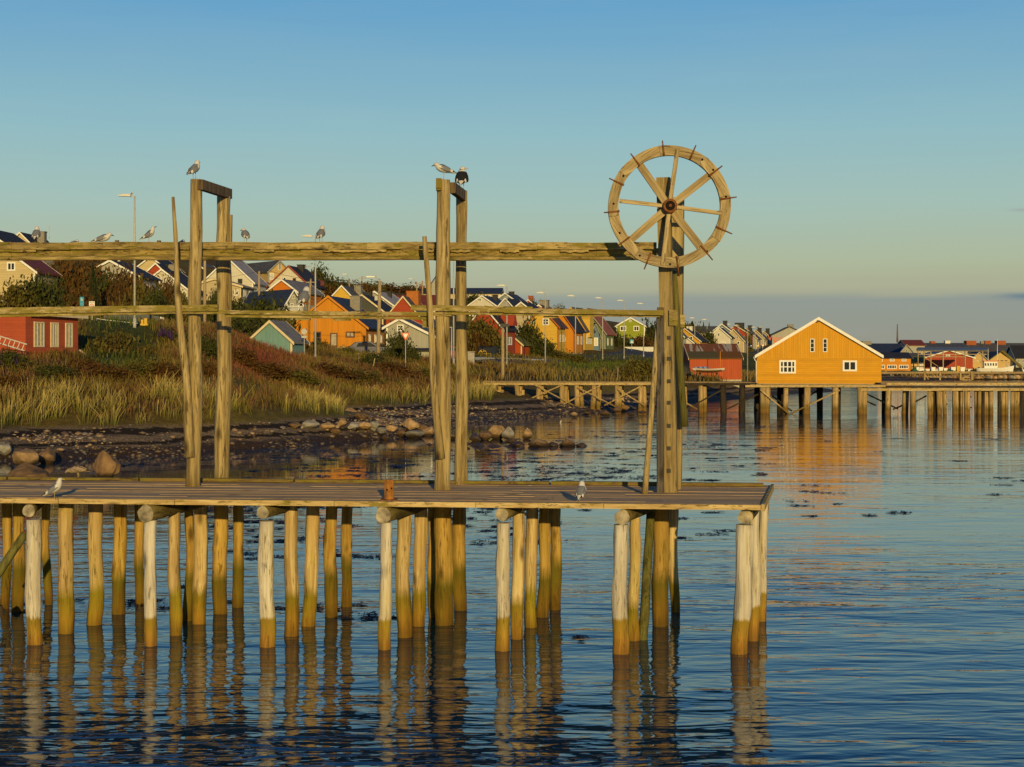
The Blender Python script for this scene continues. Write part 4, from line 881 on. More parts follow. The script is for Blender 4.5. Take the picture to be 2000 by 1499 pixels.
T = [ (28,598,548,75,112,'olive','broad olive bush at the left edge under the cream house'),(75,602,535,90,114,'green','tall green brown bush in front of the grey wall of the cream house'),
 (135,602,512,70,160,'rust','rust brown tree rising behind the two small road signs','birch_tree'),(182,600,528,44,132,'spruce','dark pointed spruce behind the blue sign','spruce_tree'),
 (225,604,530,58,140,'rust','brown leaved tree covering the wall of the white gabled house','birch_tree'),(262,606,540,62,136,'olive','olive tree right beside the tallest street lamp','birch_tree'),
 (302,606,560,46,134,'green','green bush hiding the foot of the house with a dark hip roof'),(332,604,540,40,152,'rust','thin brown tree left of the leaning pole','birch_tree'),(424,606,562,34,158,'green','green bush between the left pair of posts'),
 (120,560,498,90,215,'rust','dark brown hillside thicket above the cream house'),(200,545,500,110,225,'rust','brown thicket on the hill crest under the long beam, left part'),(262,530,500,70,235,'green','green thicket high on the hill above the white gabled house'),
 (400,530,502,60,290,'green','dark thicket at the crest just behind the leftmost posts'),
 (508,642,568,112,140,'green','large dark green bush below the house with the navy roof'),(470,640,600,60,134,'green','dark bush left of the big green one beside the rear post'),
 (495,668,612,104,126,'green','dark thicket behind the teal shed'),(545,640,600,50,138,'olive','olive bush between navy roofed house and teal shed'),
 (632,562,512,52,240,'green','tall green tree on the skyline behind the orange house','birch_tree'),(612,566,528,40,238,'green','rounder green tree left of the skyline tree','birch_tree'),
 (650,600,548,90,226,'rust','rust brown hedge on the slope above the orange house'),(690,590,546,70,262,'rust','brown shrubs on the ridge right of the green skyline trees'),(720,580,549,60,300,'olive','olive shrubs on the ridge near the lamp pole'),
 (765,582,553,80,310,'rust','dark brown wooded knoll above the red house with a chimney'),(800,585,556,40,322,'green','green treetop at the right end of the wooded knoll','birch_tree'),(735,600,570,60,265,'rust','brown scrub behind the pale grey roof'),
 (600,610,575,60,205,'rust','rust brown scrub behind the gull on the lower rail'),
 (774,692,645,44,136,'green','dark bush in front of the grey garage'),(800,690,668,36,137,'green','low bush behind the yield sign'),
 (940,694,612,74,186,'olive','big olive tree left of the purple red house','birch_tree'),(918,694,640,50,184,'rust','brown bush at the left foot of the big olive tree'),(966,690,652,36,187,'green','low green branches in front of the red wall'),(925,604,572,46,300,'green','round green tree below the long navy roofed building','birch_tree'),
 (1022,692,622,52,200,'green','dark green tree between purple red and yellow houses','birch_tree'),(1040,694,650,44,202,'green','green bush at the foot of the yellow house'),(1064,698,664,56,200,'green','bush below the yellow house windows'),(1090,702,684,50,200,'olive','low olive hedge along the base of the orange house'),
 (1200,690,632,26,262,'green','narrow dark tree left of the lime green house','birch_tree'),(1218,686,655,44,270,'green','hedge left of the crossing sign'),(1248,686,654,50,270,'rust','brown hedge below the lime green house'),(1280,688,618,50,310,'green','dark trees right of the lime green house','birch_tree'),
 (1385,672,643,30,312,'green','green tree between the orange and the white gable on the right','birch_tree'),(1345,646,629,40,360,'olive','far olive treetop left of the orange gable on the right','birch_tree'),(1462,668,648,16,350,'olive','small bush before the red gable'),
 (222,692,638,92,95,'olive','rounded yellow flecked bush on the lawn right of the red shed'),(338,692,640,66,100,'green','green bush left of the front post foot on the slope'),(288,700,672,40,94,'olive','low weedy bush between the two lawn bushes'),
 (735,712,684,70,122,'green','low dark green shrub at the foot of the lamp pole'),(1252,724,698,64,152,'olive','dark round shrub on the embankment left of the wheel post'),(1225,726,706,40,150,'olive','smaller shrub on the embankment left of the dark round one'),
 (622,690,664,38,130,'olive','straggly bush before the orange house window'),(680,694,676,30,132,'olive','low tuft bush under the small window of the orange house'),(1130,704,690,40,190,'olive','scrub at the road edge by the yellow and blue houses'),
 (1050,612,588,30,270,'green','small tree beside the orange gable on the skyline','birch_tree'),(1092,612,596,26,330,'olive','little tree on the skyline right of the aerial','birch_tree'),
 (1352,606+40,630,30,430,'spruce','far spruce on the skyline near the grey roof','spruce_tree'),(1374,640,631,9,440,'spruce','first of two small spruces on the far skyline','spruce_tree'),(1385,641,632,9,440,'spruce','second of two small spruces on the far skyline','spruce_tree'),
 (90,700,678,60,90,'olive','weedy bush in the heath below the red shed'),(20,704,678,50,80,'green','leafy weeds at the left edge below the ladder'),(560,716,698,36,112,'rust','reddish bush at the left foot of the teal shed'),(596,724,704,30,118,'olive','bush at the right foot of the teal shed') ]
def hit(px, py, Y=60.0):
    while Y < 400:
        if hz((px-CX)/F*Y, Y) > CH-(py-HY)/F*Y: return Y
        Y += 0.4
    return Y
T += [(168,606,505,90,158,'rust','brown birch hiding the left gable corner of the white house','birch_tree'),(205,606,534,70,143,'green','dark green birch in front of the white gable','birch_tree'),(246,606,522,66,156,'rust','rust birch before the black roof edge behind the tall lamp','birch_tree'),
 (288,607,548,60,141,'rust','brown bush left of the thin brown tree'),(318,606,556,46,140,'green','green bush behind the cream zone sign side of the slope'),(112,604,540,56,128,'green','dark green bush between the cream house and the spruce'),(150,608,556,60,126,'rust','low brown bush behind the blue sign'),
 (350,604,560,36,150,'olive','olive bush directly behind the leaning pole foot'),(445,615,572,60,150,'green','green bush behind the rear post below the beige house'),(590,600,566,44,198,'rust','brown scrub left of the lamp pole top of the orange house'),(655,575,546,60,255,'green','dark green crown on the ridge above the yellow gable','birch_tree')]
for px_, py_, w_2, h_, k_, lab in ((165,728,70,30,'rust','low rust bush on the bank below the red shed'),(215,742,80,30,'rust','low brown bush at the upper edge of the tall grass'),(275,735,80,34,'olive','low olive bush on the bank below the lawn'),(330,742,70,36,'rust','rust bush left of the front post on the bank'),
 (405,700,60,44,'green','green shrub squeezed between the left pair of posts'),(400,740,50,34,'rust','brown shrub below the green one between the posts'),(470,712,60,34,'rust','red brown shrub right of the rear post'),(520,735,80,30,'rust','wide red brown shrub in the middle of the bank'),
 (585,748,70,28,'olive','olive shrub above the heap of rocks'),(640,735,90,28,'rust','rust shrub below the orange house on the bank'),(700,748,80,26,'olive','olive shrub behind the second clump of tall grass'),(765,735,80,30,'rust','brown shrub below the garage on the bank'),
 (820,742,60,26,'olive','olive shrub left of the second front post'),(45,728,80,40,'olive','weedy olive shrub below the ladder'),(110,742,80,32,'green','green weedy shrub at the left end of the tall grass'),(15,770,70,44,'rust','brown shrub cut by the left edge above the beach')):
    T.append((px_, py_, py_-h_, w_2, hit(px_, py_), k_, lab))
for a in T:
    tree(*a[:6], a[6], *(a[7:8] if len(a) > 7 else ()))
# purple lupins
LUP = plain('lupin_flower', (0.045, 0.020, 0.075), 0.7, 0.2, 0.4, 6)
for px, py, w, n, lab in ((16, 690, 48, 40, 'purple lupins by the ladder at the left edge'), (325, 706, 30, 22, 'small clump of purple lupins near the lawn bushes')):
    Y = 80 if px < 100 else 97; g = ground(px, Y); e = empty('lupin_clump', g, lab, 'flowers'); m = MB(); m2 = MB()
    for _ in range(n):
        x = g.x+random.uniform(-.5, .5)*w/F*Y; y = Y+random.uniform(-.4, .4); z = hz(x, y); h = random.uniform(.7, 1.15)
        m.tube([(x, y, z+h*.5), (x, y, z+h*.7), (x, y, z+h)], [0.05, 0.06, 0.012], 5); m2.tube([(x, y, z-.05), (x, y, z+h*.55)], [0.012, 0.010], 4)
        for _ in range(4): m2.bar((x, y, z+h*.2), (x+random.uniform(-.3, .3), y+random.uniform(-.3, .3), z+h*random.uniform(.3, .5)), 0.08, 0.01)
    m.build('flower_spikes', LUP, e); m2.build('stems', LEAF['olive'], e)
# ------------------------------------------------------------------ houses
C = dict(barn=(0.42,0.085,0.035), cream=(0.54,0.44,0.24), white=(0.62,0.58,0.48), grey=(0.36,0.35,0.30), red=(0.36,0.055,0.022), orange=(0.60,0.235,0.012), teal=(0.16,0.30,0.30), yellow=(0.66,0.42,0.06),
         beige=(0.47,0.39,0.25), tan=(0.58,0.40,0.16), lime=(0.26,0.30,0.018), bluegrey=(0.20,0.24,0.26), purple=(0.26,0.055,0.065), dgreen=(0.16,0.19,0.06), dark=(0.07,0.075,0.065), ware=(0.62,0.30,0.012), ochre=(0.60,0.32,0.02), rustred=(0.42,0.075,0.02), deepor=(0.55,0.17,0.012), blue=(0.12,0.19,0.27), palegrey=(0.38,0.37,0.32))
RF = dict(black=(0.028,0.028,0.032), navy=(0.030,0.042,0.075), slate=(0.09,0.088,0.085), grey=(0.20,0.185,0.17), lgrey=(0.34,0.31,0.29), red=(0.20,0.045,0.03), brown=(0.10,0.055,0.04), brick=(0.30,0.09,0.05), bluel=(0.12,0.15,0.20), beige=(0.33,0.27,0.18), moss=(0.12,0.12,0.03))
def trim_mat(t):
    return WHITE if t == 'white' else plain('trim_'+t, {'red': (0.30,0.05,0.03), 'orange': (0.58,0.22,0.012), 'brown': (0.14,0.06,0.03), 'cream': (0.66,0.55,0.34), 'yellow': (0.62,0.38,0.04), 'grey': (0.3,0.3,0.28), 'dark': (0.05,0.045,0.04), 'deepor': (0.45,0.12,0.01), 'ware': (0.6,0.3,0.02)}[t], 0.6, 0.3, 0.1)
FND = plain('foundation_plaster', (0.42, 0.38, 0.30), 0.9, 0.2, 0.2)
def window(parent, c, xa, n, w, h, style='2x2', frame=WHITE, curtain=False, name='window', fr=0.13):
    """window on a wall: c centre, xa wall direction, n outward normal (parent space)"""
    xa = Vector(xa); n = Vector(n); z = Vector((0, 0, 1)); rot = Matrix((xa, -n, z)).transposed(); c = Vector(c)
    m = MB(); b = min(fr, w*0.16); t = 0.05
    def bx(u, v, a, b_): m.box(c+xa*u+z*v+n*t/2, (a, t, b_), rot)
    bx(0, h/2-b/2, w, b); bx(0, -h/2+b/2, w, b); bx(-w/2+b/2, 0, b, h-2*b); bx(w/2-b/2, 0, b, h-2*b)
    nx, nz_ = {'1': (1, 1), '2': (2, 1), '3': (3, 1), '4': (4, 1), '2x2': (2, 2), '2x3': (2, 3), '1x3': (1, 3), '4x2': (4, 2), '5': (5, 1), '1x2': (1, 2)}[style]
    for i in range(1, nx): bx(-w/2+w*i/nx, 0, b*0.7, h-2*b)
    for j in range(1, nz_):
        for i in range(nx):
            x0 = -w/2+(b if i == 0 else w*i/nx+b*0.35); x1 = w/2-b if i == nx-1 else -w/2+w*(i+1)/nx-b*0.35
            bx((x0+x1)/2, -h/2+h*j/nz_, x1-x0, b*0.6)
    f = m.build(name, frame, parent, world=False)
    p = MB(); p.box(c+n*0.012, (w-b*1.2, 0.02, h-b*1.2), rot); p.build('pane', CURTAIN if curtain else GLASS, f, world=False)
    return f
def house(label, xl, xr, base, eave, apex, Y, d, yaw=-5, wall='white', roof='black', trim='white', ridge='y', ax=None, eR=None, ov=0.35, wins=(), chim=(), axis='z', name='house', fnd=0.4, group=None, thick=0.14, per=0.16, cat='house', deep=2.5, corner=True):
    th = R(yaw); pc = (xl+xr)/2; rr = (pc-CX)/F
    w = (xr-xl)/F*Y/(math.cos(th)-rr*math.sin(th)); c = P(pc, base, Y); s = Y/F
    e = empty(name, c, label, cat, th, group)
    eL = (base-eave)*s; eR_ = eL if eR is None else (base-eR)*s; hA = (base-apex)*s
    if ridge == 'y': a = (0.0 if ax is None else (ax-pc)/(xr-xl)*w); fn = lambda p, q, z: (p, q, z); W_, D_ = w, d; p0, p1, q1 = -w/2, w/2, d
    else: a = d/2; fn = lambda p, q, z: (q-w/2, p, z); p0, p1, q1 = 0.0, d, w; eR_ = eL
    wm = siding(wall, C[wall], axis, per)
    m = MB(); m.prism([(p0, fnd), (p1, fnd), (p1, eR_), (a, hA), (p0, eL)], 0, q1, fn); m.build('wall', wm, e, world=False)
    m = MB(); m.prism([(p0+.03, -deep), (p1-.03, -deep), (p1-.03, fnd), (p0+.03, fnd)], 0.03, q1-.03, fn); m.build('foundation', FND, e, world=False)
    sl = (hA-eL)/(a-p0); sr = (hA-eR_)/(p1-a); g = 0.006
    m = MB()
    m.prism([(a, hA+g), (p0-ov, eL-sl*ov+g), (p0-ov, eL-sl*ov+thick), (a, hA+thick+.03)], -ov, q1+ov, fn)
    m.prism([(a, hA+g), (a, hA+thick+.03), (p1+ov, eR_-sr*ov+thick), (p1+ov, eR_-sr*ov+g)], -ov, q1+ov, fn)
    rf = m.build('roof', roofmat(roof, RF[roof]), e, world=False)
    tm = trim_mat(trim); m = MB(); bh = 0.24
    for q0, q2 in ((-ov-.05, -ov-.003), (q1+ov+.003, q1+ov+.05)):
        m = MB()
        m.prism([(a, hA+thick+.05), (p0-ov-.03, eL-sl*ov+thick), (p0-ov-.03, eL-sl*ov+thick-bh), (a, hA+thick+.05-bh)], q0, q2, fn)
        m.prism([(a, hA+thick+.05), (a, hA+thick+.05-bh), (p1+ov+.03, eR_-sr*ov+thick-bh), (p1+ov+.03, eR_-sr*ov+thick)], q0, q2, fn)
        m.build('bargeboard', tm, e, world=False)
    if corner and ridge == 'y':
        MB().box((-w/2+.04, -.012, (eL+fnd)/2-.05), (.16, .06, eL-fnd-.1)).build('corner_board', tm, e, world=False); MB().box((w/2-.04, -.012, (eR_+fnd)/2-.05), (.16, .06, eR_-fnd-.1)).build('corner_board', tm, e, world=False)
    for cx_, hz_, wz, k in chim:                        # position along the picture, height above ridge px, width m, tone
        m = MB(); x = (cx_-pc)/F*Y
        if ridge == 'y': loc = (max(-w/2, min(w/2, 0.0 if abs(x) > w/2 else x)), d*0.5)
        else: loc = (max(-w/2+.4, min(w/2-.4, x)), d*0.5)
        top = hA+hz_*s; m.box((loc[0], loc[1], (top+hA-1.2)/2), (wz, wz, top-hA+1.2)); m.box((loc[0], loc[1], top+.05), (wz+.14, wz+.14, .1))
        m.build('chimney', plain('chimney_'+k, {'brick': (0.34,0.10,0.04), 'grey': (0.26,0.24,0.2), 'dark': (0.05,0.05,0.05), 'white': (0.7,0.66,0.58), 'orange': (0.42,0.15,0.04)}[k], 0.9, 0.1, 0.25, 5), rf, world=False)
    for win in wins:
        if win[0] in 'RL':                              # side wall: fraction along depth, row, width m, height px
            sd, fr, py, ww, hp, stl = win[:6]; o = win[6] if len(win) > 6 else {}
            X = w/2 if sd == 'R' else -w/2; n = (1, 0, 0) if sd == 'R' else (-1, 0, 0); xa = (0, 1, 0) if sd == 'R' else (0, -1, 0)
            window(e, (X, d*fr, (base-py)*s), xa, n, ww, hp*s, stl, **o)
        else:
            _, px, py, wp_, hp, stl = win[:6]; o = win[6] if len(win) > 6 else {}
            window(e, ((px-pc)/(xr-xl)*w, 0, (base-py)*s), (1, 0, 0), (0, -1, 0), wp_*s, hp*s, stl, **o)
    return e
BR = dict(frame=trim_mat('brown')); RD = dict(frame=trim_mat('red')); CU = dict(curtain=True); DK = dict(frame=trim_mat('dark'))
DOOR = dict(curtain=True, name='door', frame=trim_mat('brown'))
house('cream clapboard house with maroon roof at the left edge of the hill', -68,68,592,530,480,150,6,-4,'cream','red',wins=[('F',22,521,17,17,'2')], chim=[(0,8,.8,'brick')], per=.25)
e = house('pale house on the crest with a square grey box on its black roof', 15,65,520,481,456,205,8.5,-3,'cream','black',wins=[('F',40,472,5,5,'2')],chim=[(60,7,1.0,'grey')])
MB().bar((1.2,7.5,4.2),(1.2,7.5,6.0),.04,.04).box((1.2,7.5,5.9),(.9,.03,.03)).build('aerial',GALV,e,world=False)
house('black roofed house cut by the left picture edge on the crest', -75,6,540,474,446,172,9,-3,'beige','black')
house('white gabled house half hidden by brown trees', 160,272,608,541,511,166,7,-4,'palegrey','black',wins=[('R',.45,562,1.0,16,'2',CU)],chim=[(212,4,.1,'white')])
house('pale yellow house behind the tall street lamp on the slope', 266,324,560,525,503,218,8,-4,'cream','black',wins=[('F',290,538,6,6,'2')])
house('red gabled house between the yellow and the white gable', 284,326,585,536,516,205,9,-4,'red','black',chim=[(318,1,.9,'grey'),(331,1,.9,'dark')])
house('white house with steep black roof behind the leaning pole', 262,372,605,570,528,186,8,-4,'white','black',wins=[('F',335,590,8,10,'2')])
house('slate blue house with white bargeboards between the left posts', 352,418,580,545,514,240,9,-4,'dark','slate',wins=[('F',385,555,6,8,'2')])
house('long beige house with low beige roof between the left posts', 372,470,600,560,546,192,7,-4,'beige','beige','cream',wins=[('R',.3,572,1.2,14,'2',CU),('R',.7,572,1.2,14,'2',CU),('F',462,572,8,12,'2',CU)])
house('white house with light grey roof right of the rear post', 398,494,600,551,506,202,6.5,-6,'white','lgrey',wins=[('F',469,550,9,10,'2x2',DK)])
house('yellow brick house with wide dark roof below the beam', 524,566,585,531,511,238,11,38,'tan','slate','grey',wins=[('F',531,541,9,13,'3',CU),('F',546,520,6,16,'2')],ov=.3)
house('white house with red bargeboards and black roof', 526,603,580,557,521,216,9,-8,'white','black','red',wins=[('F',575,549,7,11,'1',RD),('F',556,545,5,6,'1'),('R',.8,549,1.6,12,'3',RD)],chim=[(571,6,.9,'dark')])
house('small brown orange gable behind the navy roof', 524,579,600,569,548,186,9,-12,'deepor','grey')
e = house('grey white house with navy roof and a white lattice balcony', 559,584,640,589,568,166,10,36,'palegrey','navy',wins=[('F',573,581,5,7,'2'),('F',570,597,6,8,'2')])
m = MB(); b_ = MB()
for i in range(13): m.box((-.85+i*.14+.9*.0, -.75, 1.9), (.05, .05, .7))
m.box((0, -.75, 2.28), (1.9, .07, .07)); m.box((0, -.75, 1.55), (1.9, .07, .07)); m.box((0, -.4, 1.5), (1.9, .75, .1)); m.build('balcony', WHITE, e, world=False)
house('large orange house with navy roof facing the shore', 571,714,685,638,581,150,9,-7,'orange','navy','orange',wins=[('F',620,660,15,24,'1x2',BR),('F',652,664,15,27,'1',DOOR),('F',684,654,18,12,'2',dict(frame=trim_mat('brown'),curtain=True)),
      ('R',.2,661,.8,17,'2',CU),('R',.5,661,.8,17,'2',CU),('R',.8,661,.8,17,'2',CU)],chim=[(676,4,1.0,'grey')],axis='x',per=.2,fnd=.35)
house('yellow gabled house with slate roof behind the orange house', 640,697,640,590,560,200,9,-10,'yellow','slate',chim=[(682,4,.9,'grey')])
house('dark green house with black roof and cream bargeboards', 668,748,650,608,578,186,8,-8,'dark','black','cream',chim=[(706,8,.7,'dark')])
house('grey gabled house with pale grey roof and white trim', 697,768,640,597,571,206,9,-10,'grey','lgrey',wins=[('F',747,590,7,7,'1')],chim=[(745,2,.5,'dark')])
house('big red house with grey roof and tall orange chimney', 744,832,680,634,581,187,8,-8,'red','slate','cream',wins=[('F',765,632,8,12,'2',BR),('F',795,626,16,12,'2',CU)],chim=[(795,13,1.5,'orange')])
house('white walled house under a long red roof', 768,850,630,598,577,222,7,-6,'white','red',ridge='x')
house('grey garage with a small white four pane window', 755,844,696,639,625,146,6,-6,'grey','slate','white',ax=781,eR=656,wins=[('F',782,641,13,13,'2x2')],axis='x',per=.15,fnd=.2,name='garage')
house('low grey annex with a dark flat roof beside the garage', 788,841,700,686,683.5,141,3.5,-6,'grey','black','cream',ridge='x',fnd=.1,name='shed',cat='shed')
house('long navy roofed building on the skyline', 858,978,600,574,562,402,12,-2,'cream','navy','grey',ridge='x',wins=[('F',898+i*9.6,581,6,9,'1',CU) for i in range(9)],name='building',cat='building')
house('far navy roofed building at the left of the tall leaning tower', 795,846,600,574,562,415,12,-2,'beige','navy','grey',ridge='x',chim=[(820,5,1.4,'brick'),(800,5,1.4,'white')],name='building',cat='building')
house('narrow grey tower with a sloping bluish top behind the second front post', 843,860,610,556,534,330,3,10,'grey','bluel','grey',ax=858,ov=.05,name='tower',cat='tower')
house('white gable with a bright blue black roof right of the second posts', 916,968,630,597,579,262,10,-14,'white','navy',wins=[('F',937,586,7,6,'2')],chim=[(953,4,.8,'dark')])
house('dark grey gable house on the skyline below the second lamp', 970,1004,620,586,574,292,9,-14,'bluegrey','navy','white',wins=[('F',988,582,3,4,'1')],chim=[(988,5,.9,'dark')])
house('black roofed house with white bargeboards behind the lamp row', 973,1002,635,600,584,242,9,-14,'grey','black',wins=[('F',988,604,6,8,'2')])
house('cream gabled house peeking over the lower rail', 1003,1034,640,604,592,232,8,-14,'beige','black',wins=[('F',1019,602,6,4,'1')])
house('tiny red house with brick chimney on the skyline', 1023,1041,620,594,587,312,6,-10,'red','slate',wins=[('F',1037,594,3,5,'1')],chim=[(1021,9,.9,'brick')])
e = house('small orange gable with grey chimney under a thin aerial mast', 1038,1068,640,609,597,242,7,-14,'deepor','brown',chim=[(1054,11,1.3,'grey')])
MB().tube([(0,3.5,3.4),(0,3.5,6.2)],[.03,.02],6).box((0,3.5,5.9),(1.2,.03,.03)).build('aerial',GALV,e,world=False)
e = house('purple red house with white corner boards and a roof dormer', 912,981,704,641,600,190,5.5,-17,'red','black',wins=[('R',.52,666,2.2,16,'2',CU)],fnd=.75)
m = MB(); m.prism([(-.9,4.3),(.9,4.3),(0,6.2)],1.2,3.0,lambda p,q,z:(q+.0,p+3.2,z)); dm = m.build('dormer', siding('red',C['red']), e, world=False)
wR = e.children[0]
house('low brown red shed with mossy roof leaning against the purple red house', 1004,1019,702,672,660,196,4,-20,'rustred','moss','cream',ax=1005,name='shed',cat='shed')
house('yellow house with brown roof and a white framed window', 1028,1090,703,637,603,206,3.6,-17,'yellow','brown','deepor',wins=[('F',1041,629,16,14,'2',dict(frame=trim_mat('yellow'),curtain=True)),('F',1066,629,13,13,'2x2'),('R',.35,661,.7,14,'1',CU),('R',.75,661,.7,14,'1',CU)],fnd=.9)
house('bright orange house beside the yellow one', 1066,1121,702,644,604,221,5.5,-17,'orange','black','deepor',wins=[('F',1103,663,4,8,'1'),('R',.4,665,.9,16,'1',CU),('R',.8,665,.9,16,'1',CU)],fnd=.9,axis='x')
e = house('narrow golden yellow house with dark roof and a yellow dormer', 1092,1141,704,642,602,233,6.5,-17,'yellow','slate','yellow',wins=[('R',.45,662,3.2,20,'5',CU)],fnd=.9)
m = MB(); m.prism([(2.0,3.5),(4.4,3.5),(4.4,6.3),(3.2,7.3),(2.0,6.3)],.9,2.35,lambda p,q,z:(q,p,z)); m.build('dormer', siding('yellow',C['yellow']), e, world=False)
house('small blue annex with steep dark roof between yellow and green houses', 1153,1172,703,657,633,238,3,12,'blue','black','grey',wins=[('F',1164,668,8,16,'3',CU)],fnd=.8,ov=.2)
house('moss green house with brick red roof', 1112,1182,702,650,604,249,6,-17,'dgreen','brick','grey',wins=[('R',.3,668,.8,14,'1',CU),('R',.75,668,.8,14,'1',CU)],fnd=.9)
house('lime green house with white framed windows behind the hedge', 1204,1259,684,637,622,276,5.5,-6,'lime','black',wins=[('F',1217,642,12,10,'2'),('F',1243,642,11,10,'2'),('F',1217,663,11,9,'2'),('F',1244,663,9,9,'2'),('F',1231,627,4.5,4.5,'2x2'),('R',.5,642,1.2,10,'1')],ov=.25)
# houses right of the wheel post
house('white house front at the right edge of the wheel post', 1306,1334,694,656,640,272,6,-12,'white','slate',wins=[('F',1328,663,6,8,'2',CU),('F',1327,680,4,7,'1')])
house('white lean to with black roof edge in front of the orange house', 1330,1353,694,669,652,284,4,-12,'white','black',ax=1331,eR=669)
house('orange yellow house with black roof and dormer on the far street', 1309,1367,692,666,643,300,10,-16,'ochre','black','cream',wins=[('F',1350,661,6,7,'1')],chim=[(1339,5,1.1,'white')])
house('large grey roof behind the far street', 1362,1404,660,650,638,425,8,0,'grey','slate','grey',ridge='x')
house('white gable with a porch roof on the far street', 1384,1426,692,659,641,322,7,-14,'white','black',wins=[('F',1394,654,3,6,'1'),('F',1404,654,3,6,'1'),('F',1412,672,9,8,'3',CU)])
house('blue grey gable with white trim and a tiny square window', 1386,1434,692,652,634,342,7,-14,'bluegrey','slate','white',wins=[('F',1410,642,5,5,'1'),('R',.5,660,1.4,12,'1',CU)],chim=[(1413,7,.9,'dark')])
house('beige gable house before the red one on the far street', 1412,1453,692,666,644,331,6,-14,'beige','slate','cream',wins=[('F',1440,659,4,4,'1'),('F',1442,670,5,6,'1')])
house('dark red gable house with white edge on the far street', 1412,1462,692,652,637,362,8,-16,'red','black','cream',wins=[('R',.3,658,1.0,8,'1',CU),('R',.3,672,1.0,8,'1',CU),('F',1454,660,3,7,'1')],chim=[(1440,6,2.0,'dark')])
for k_, a in enumerate([(1436,1478,661,642,388,'grey','slate','dull grey house next to the dark red gable'),(1460,1492,660,645,412,'beige','slate','beige grey house with a tall chimney, third in the far row'),(1476,1508,662,648,432,'grey','brown','last small brown roofed house left of the white shop')]):
    house(a[7],a[0],a[1],694,a[2],a[3],a[4],8,-16,a[5],a[6],'cream',wins=[('R',.4,672,1.2,8,'2',CU)],chim=[((a[0]+a[1])/2+4,6,1.0,'dark')])
SHOP = house('white shop building with red lettering on its gable', 1508,1577,705,655,639,422,10,-4,'palegrey','black','dark',axis='x',chim=[(1548,5,1.6,'tan' if False else 'grey')],name='shop',cat='shop',corner=False)
house('roof corner behind the right slope of the yellow warehouse', 1630,1672,690,664,650,430,10,-8,'palegrey','brown','grey')
# ------------------------------------------------------------------ left shore sheds
e = house('teal boarded shed with pale bargeboards and grey roof', 487,570,722,667,630,120,3.1,-12,'teal','grey','cream',axis='x',per=.14,fnd=.02,ov=.25,name='shed',cat='shed')
g = P(50, 700, 85); e = empty('red_shed', g, 'flat roofed red shed with three tall white windows', 'shed', R(73))
m = MB(); w = 5.15; m.prism([(0,-2.0),(-8,-2.0),(-8,2.5),(0,2.5)],0,w,lambda p,q,z:(q,-p if p else 0.0,z-.06*0+(-.012*q if z>0 else 0))); m.build('wall', siding('barn',C['barn'],'z',.15), e, world=False)
m = MB(); m.prism([(.35,2.50),(-8.3,2.50),(-8.3,2.58),(.35,2.58)],-.25,w+.45,lambda p,q,z:(q,-p,z-.012*q)); m.build('roof', plain('corrugated_iron_roof',(0.40,0.36,0.30),.6,.3,.5,2.5), e, world=False)
m = MB(); m.prism([(.37,2.38),(.40,2.38),(.40,2.60),(.37,2.60)],-.27,w+.47,lambda p,q,z:(q,-p,z-.012*q)); m.build('roof_edge', trim_mat('cream'), e, world=False)
m = MB()
for i in range(3):
    for s_ in (-1,1): pass
for u, ww, stl in ((1.25,.98,'3'),(2.75,.78,'3'),(4.2,.72,'2')):
    window(e,(u,0,1.33),(1,0,0),(0,-1,0),ww,1.42,stl,curtain=True,frame=trim_mat('cream'),fr=.09)
ld = empty('ladder', P(20,665,80), 'white ladder leaning along the red shed wall at the left edge', 'ladder'); a0, a1 = P(-30,648,80.5), P(52,673,82.3); m = MB(); dn = Vector((-.12,-.05,-.34))
m.bar(a0,a1,.04,.06); m.bar(a0+dn,a1+dn,.04,.06)
for i in range(9): q = a0.lerp(a1,(i+.5)/9); m.bar(q,q+dn,.03,.03)
m.build('rails_and_rungs', plain('ladder_aluminium',(0.6,0.58,0.54),.4,.4,.1), ld)
pl = empty('loose_plank', P(165,694,90), 'pale plank lying in the grass beside the red shed', 'plank'); MB().bar(P(156,684,89),P(168,694,88.6),.12,.04).build('board', trim_mat('cream'), pl)
# ------------------------------------------------------------------ rust barn with boat
BARN = house('low rust red boathouse with patched iron roof', 1347,1449,742,701,674,173,7,3,'rustred','brown','cream',ridge='x',axis='x',per=.22,fnd=.02,ov=.12,name='boathouse',cat='boathouse')
t = NT('patched_rusty_roof'); co = t.coord('Object',(1,1,1)); x = t.n('ShaderNodeSeparateXYZ'); t.l(co,x.inputs[0]); lowb = t.math('LESS_THAN',x.outputs['Z'],3.2)
n1 = t.noise(t.coord('Object',(2.2,.1,.35)),1.0,3); up = t.mix(t.ramp(n1,(.52,0),(.56,1)),(0.15,0.055,0.025,1),(0.30,0.27,0.24,1))
lo = t.mix(t.math('GREATER_THAN',x.outputs['X'],.35),(0.075,0.062,0.028,1),(0.12,0.055,0.015,1)); t.base(t.mix(lowb,up,lo),.8,.2)
for ch in BARN.children:
    if ch.name.startswith('roof'): ch.data.materials[0] = t.m
bt = empty('rowing_boat', P(1384,736,163), 'small white rowing boat with a blue striped cover standing on trestles before the boathouse', 'boat', R(4)); L = 3.5; m = MB(); N = 13; M = 9; vs = []
for i in range(N):
    f = i/(N-1)*2-1; b = .72*(1-abs(f)**2.4)+.02; zk = .42+.20*abs(f)**3; zt = .82+.10*f*f
    for j in range(M):
        a = j/(M-1)*2-1; q = abs(a)**1.7; vs.append((f*L/2*(.93+.07*q), b*a*(1.0 if abs(a) > .3 else .95), zk+(zt-zk)*q))
m.poly(vs,[(i*M+j,i*M+j+1,(i+1)*M+j+1,(i+1)*M+j) for i in range(N-1) for j in range(M-1)],0,True)
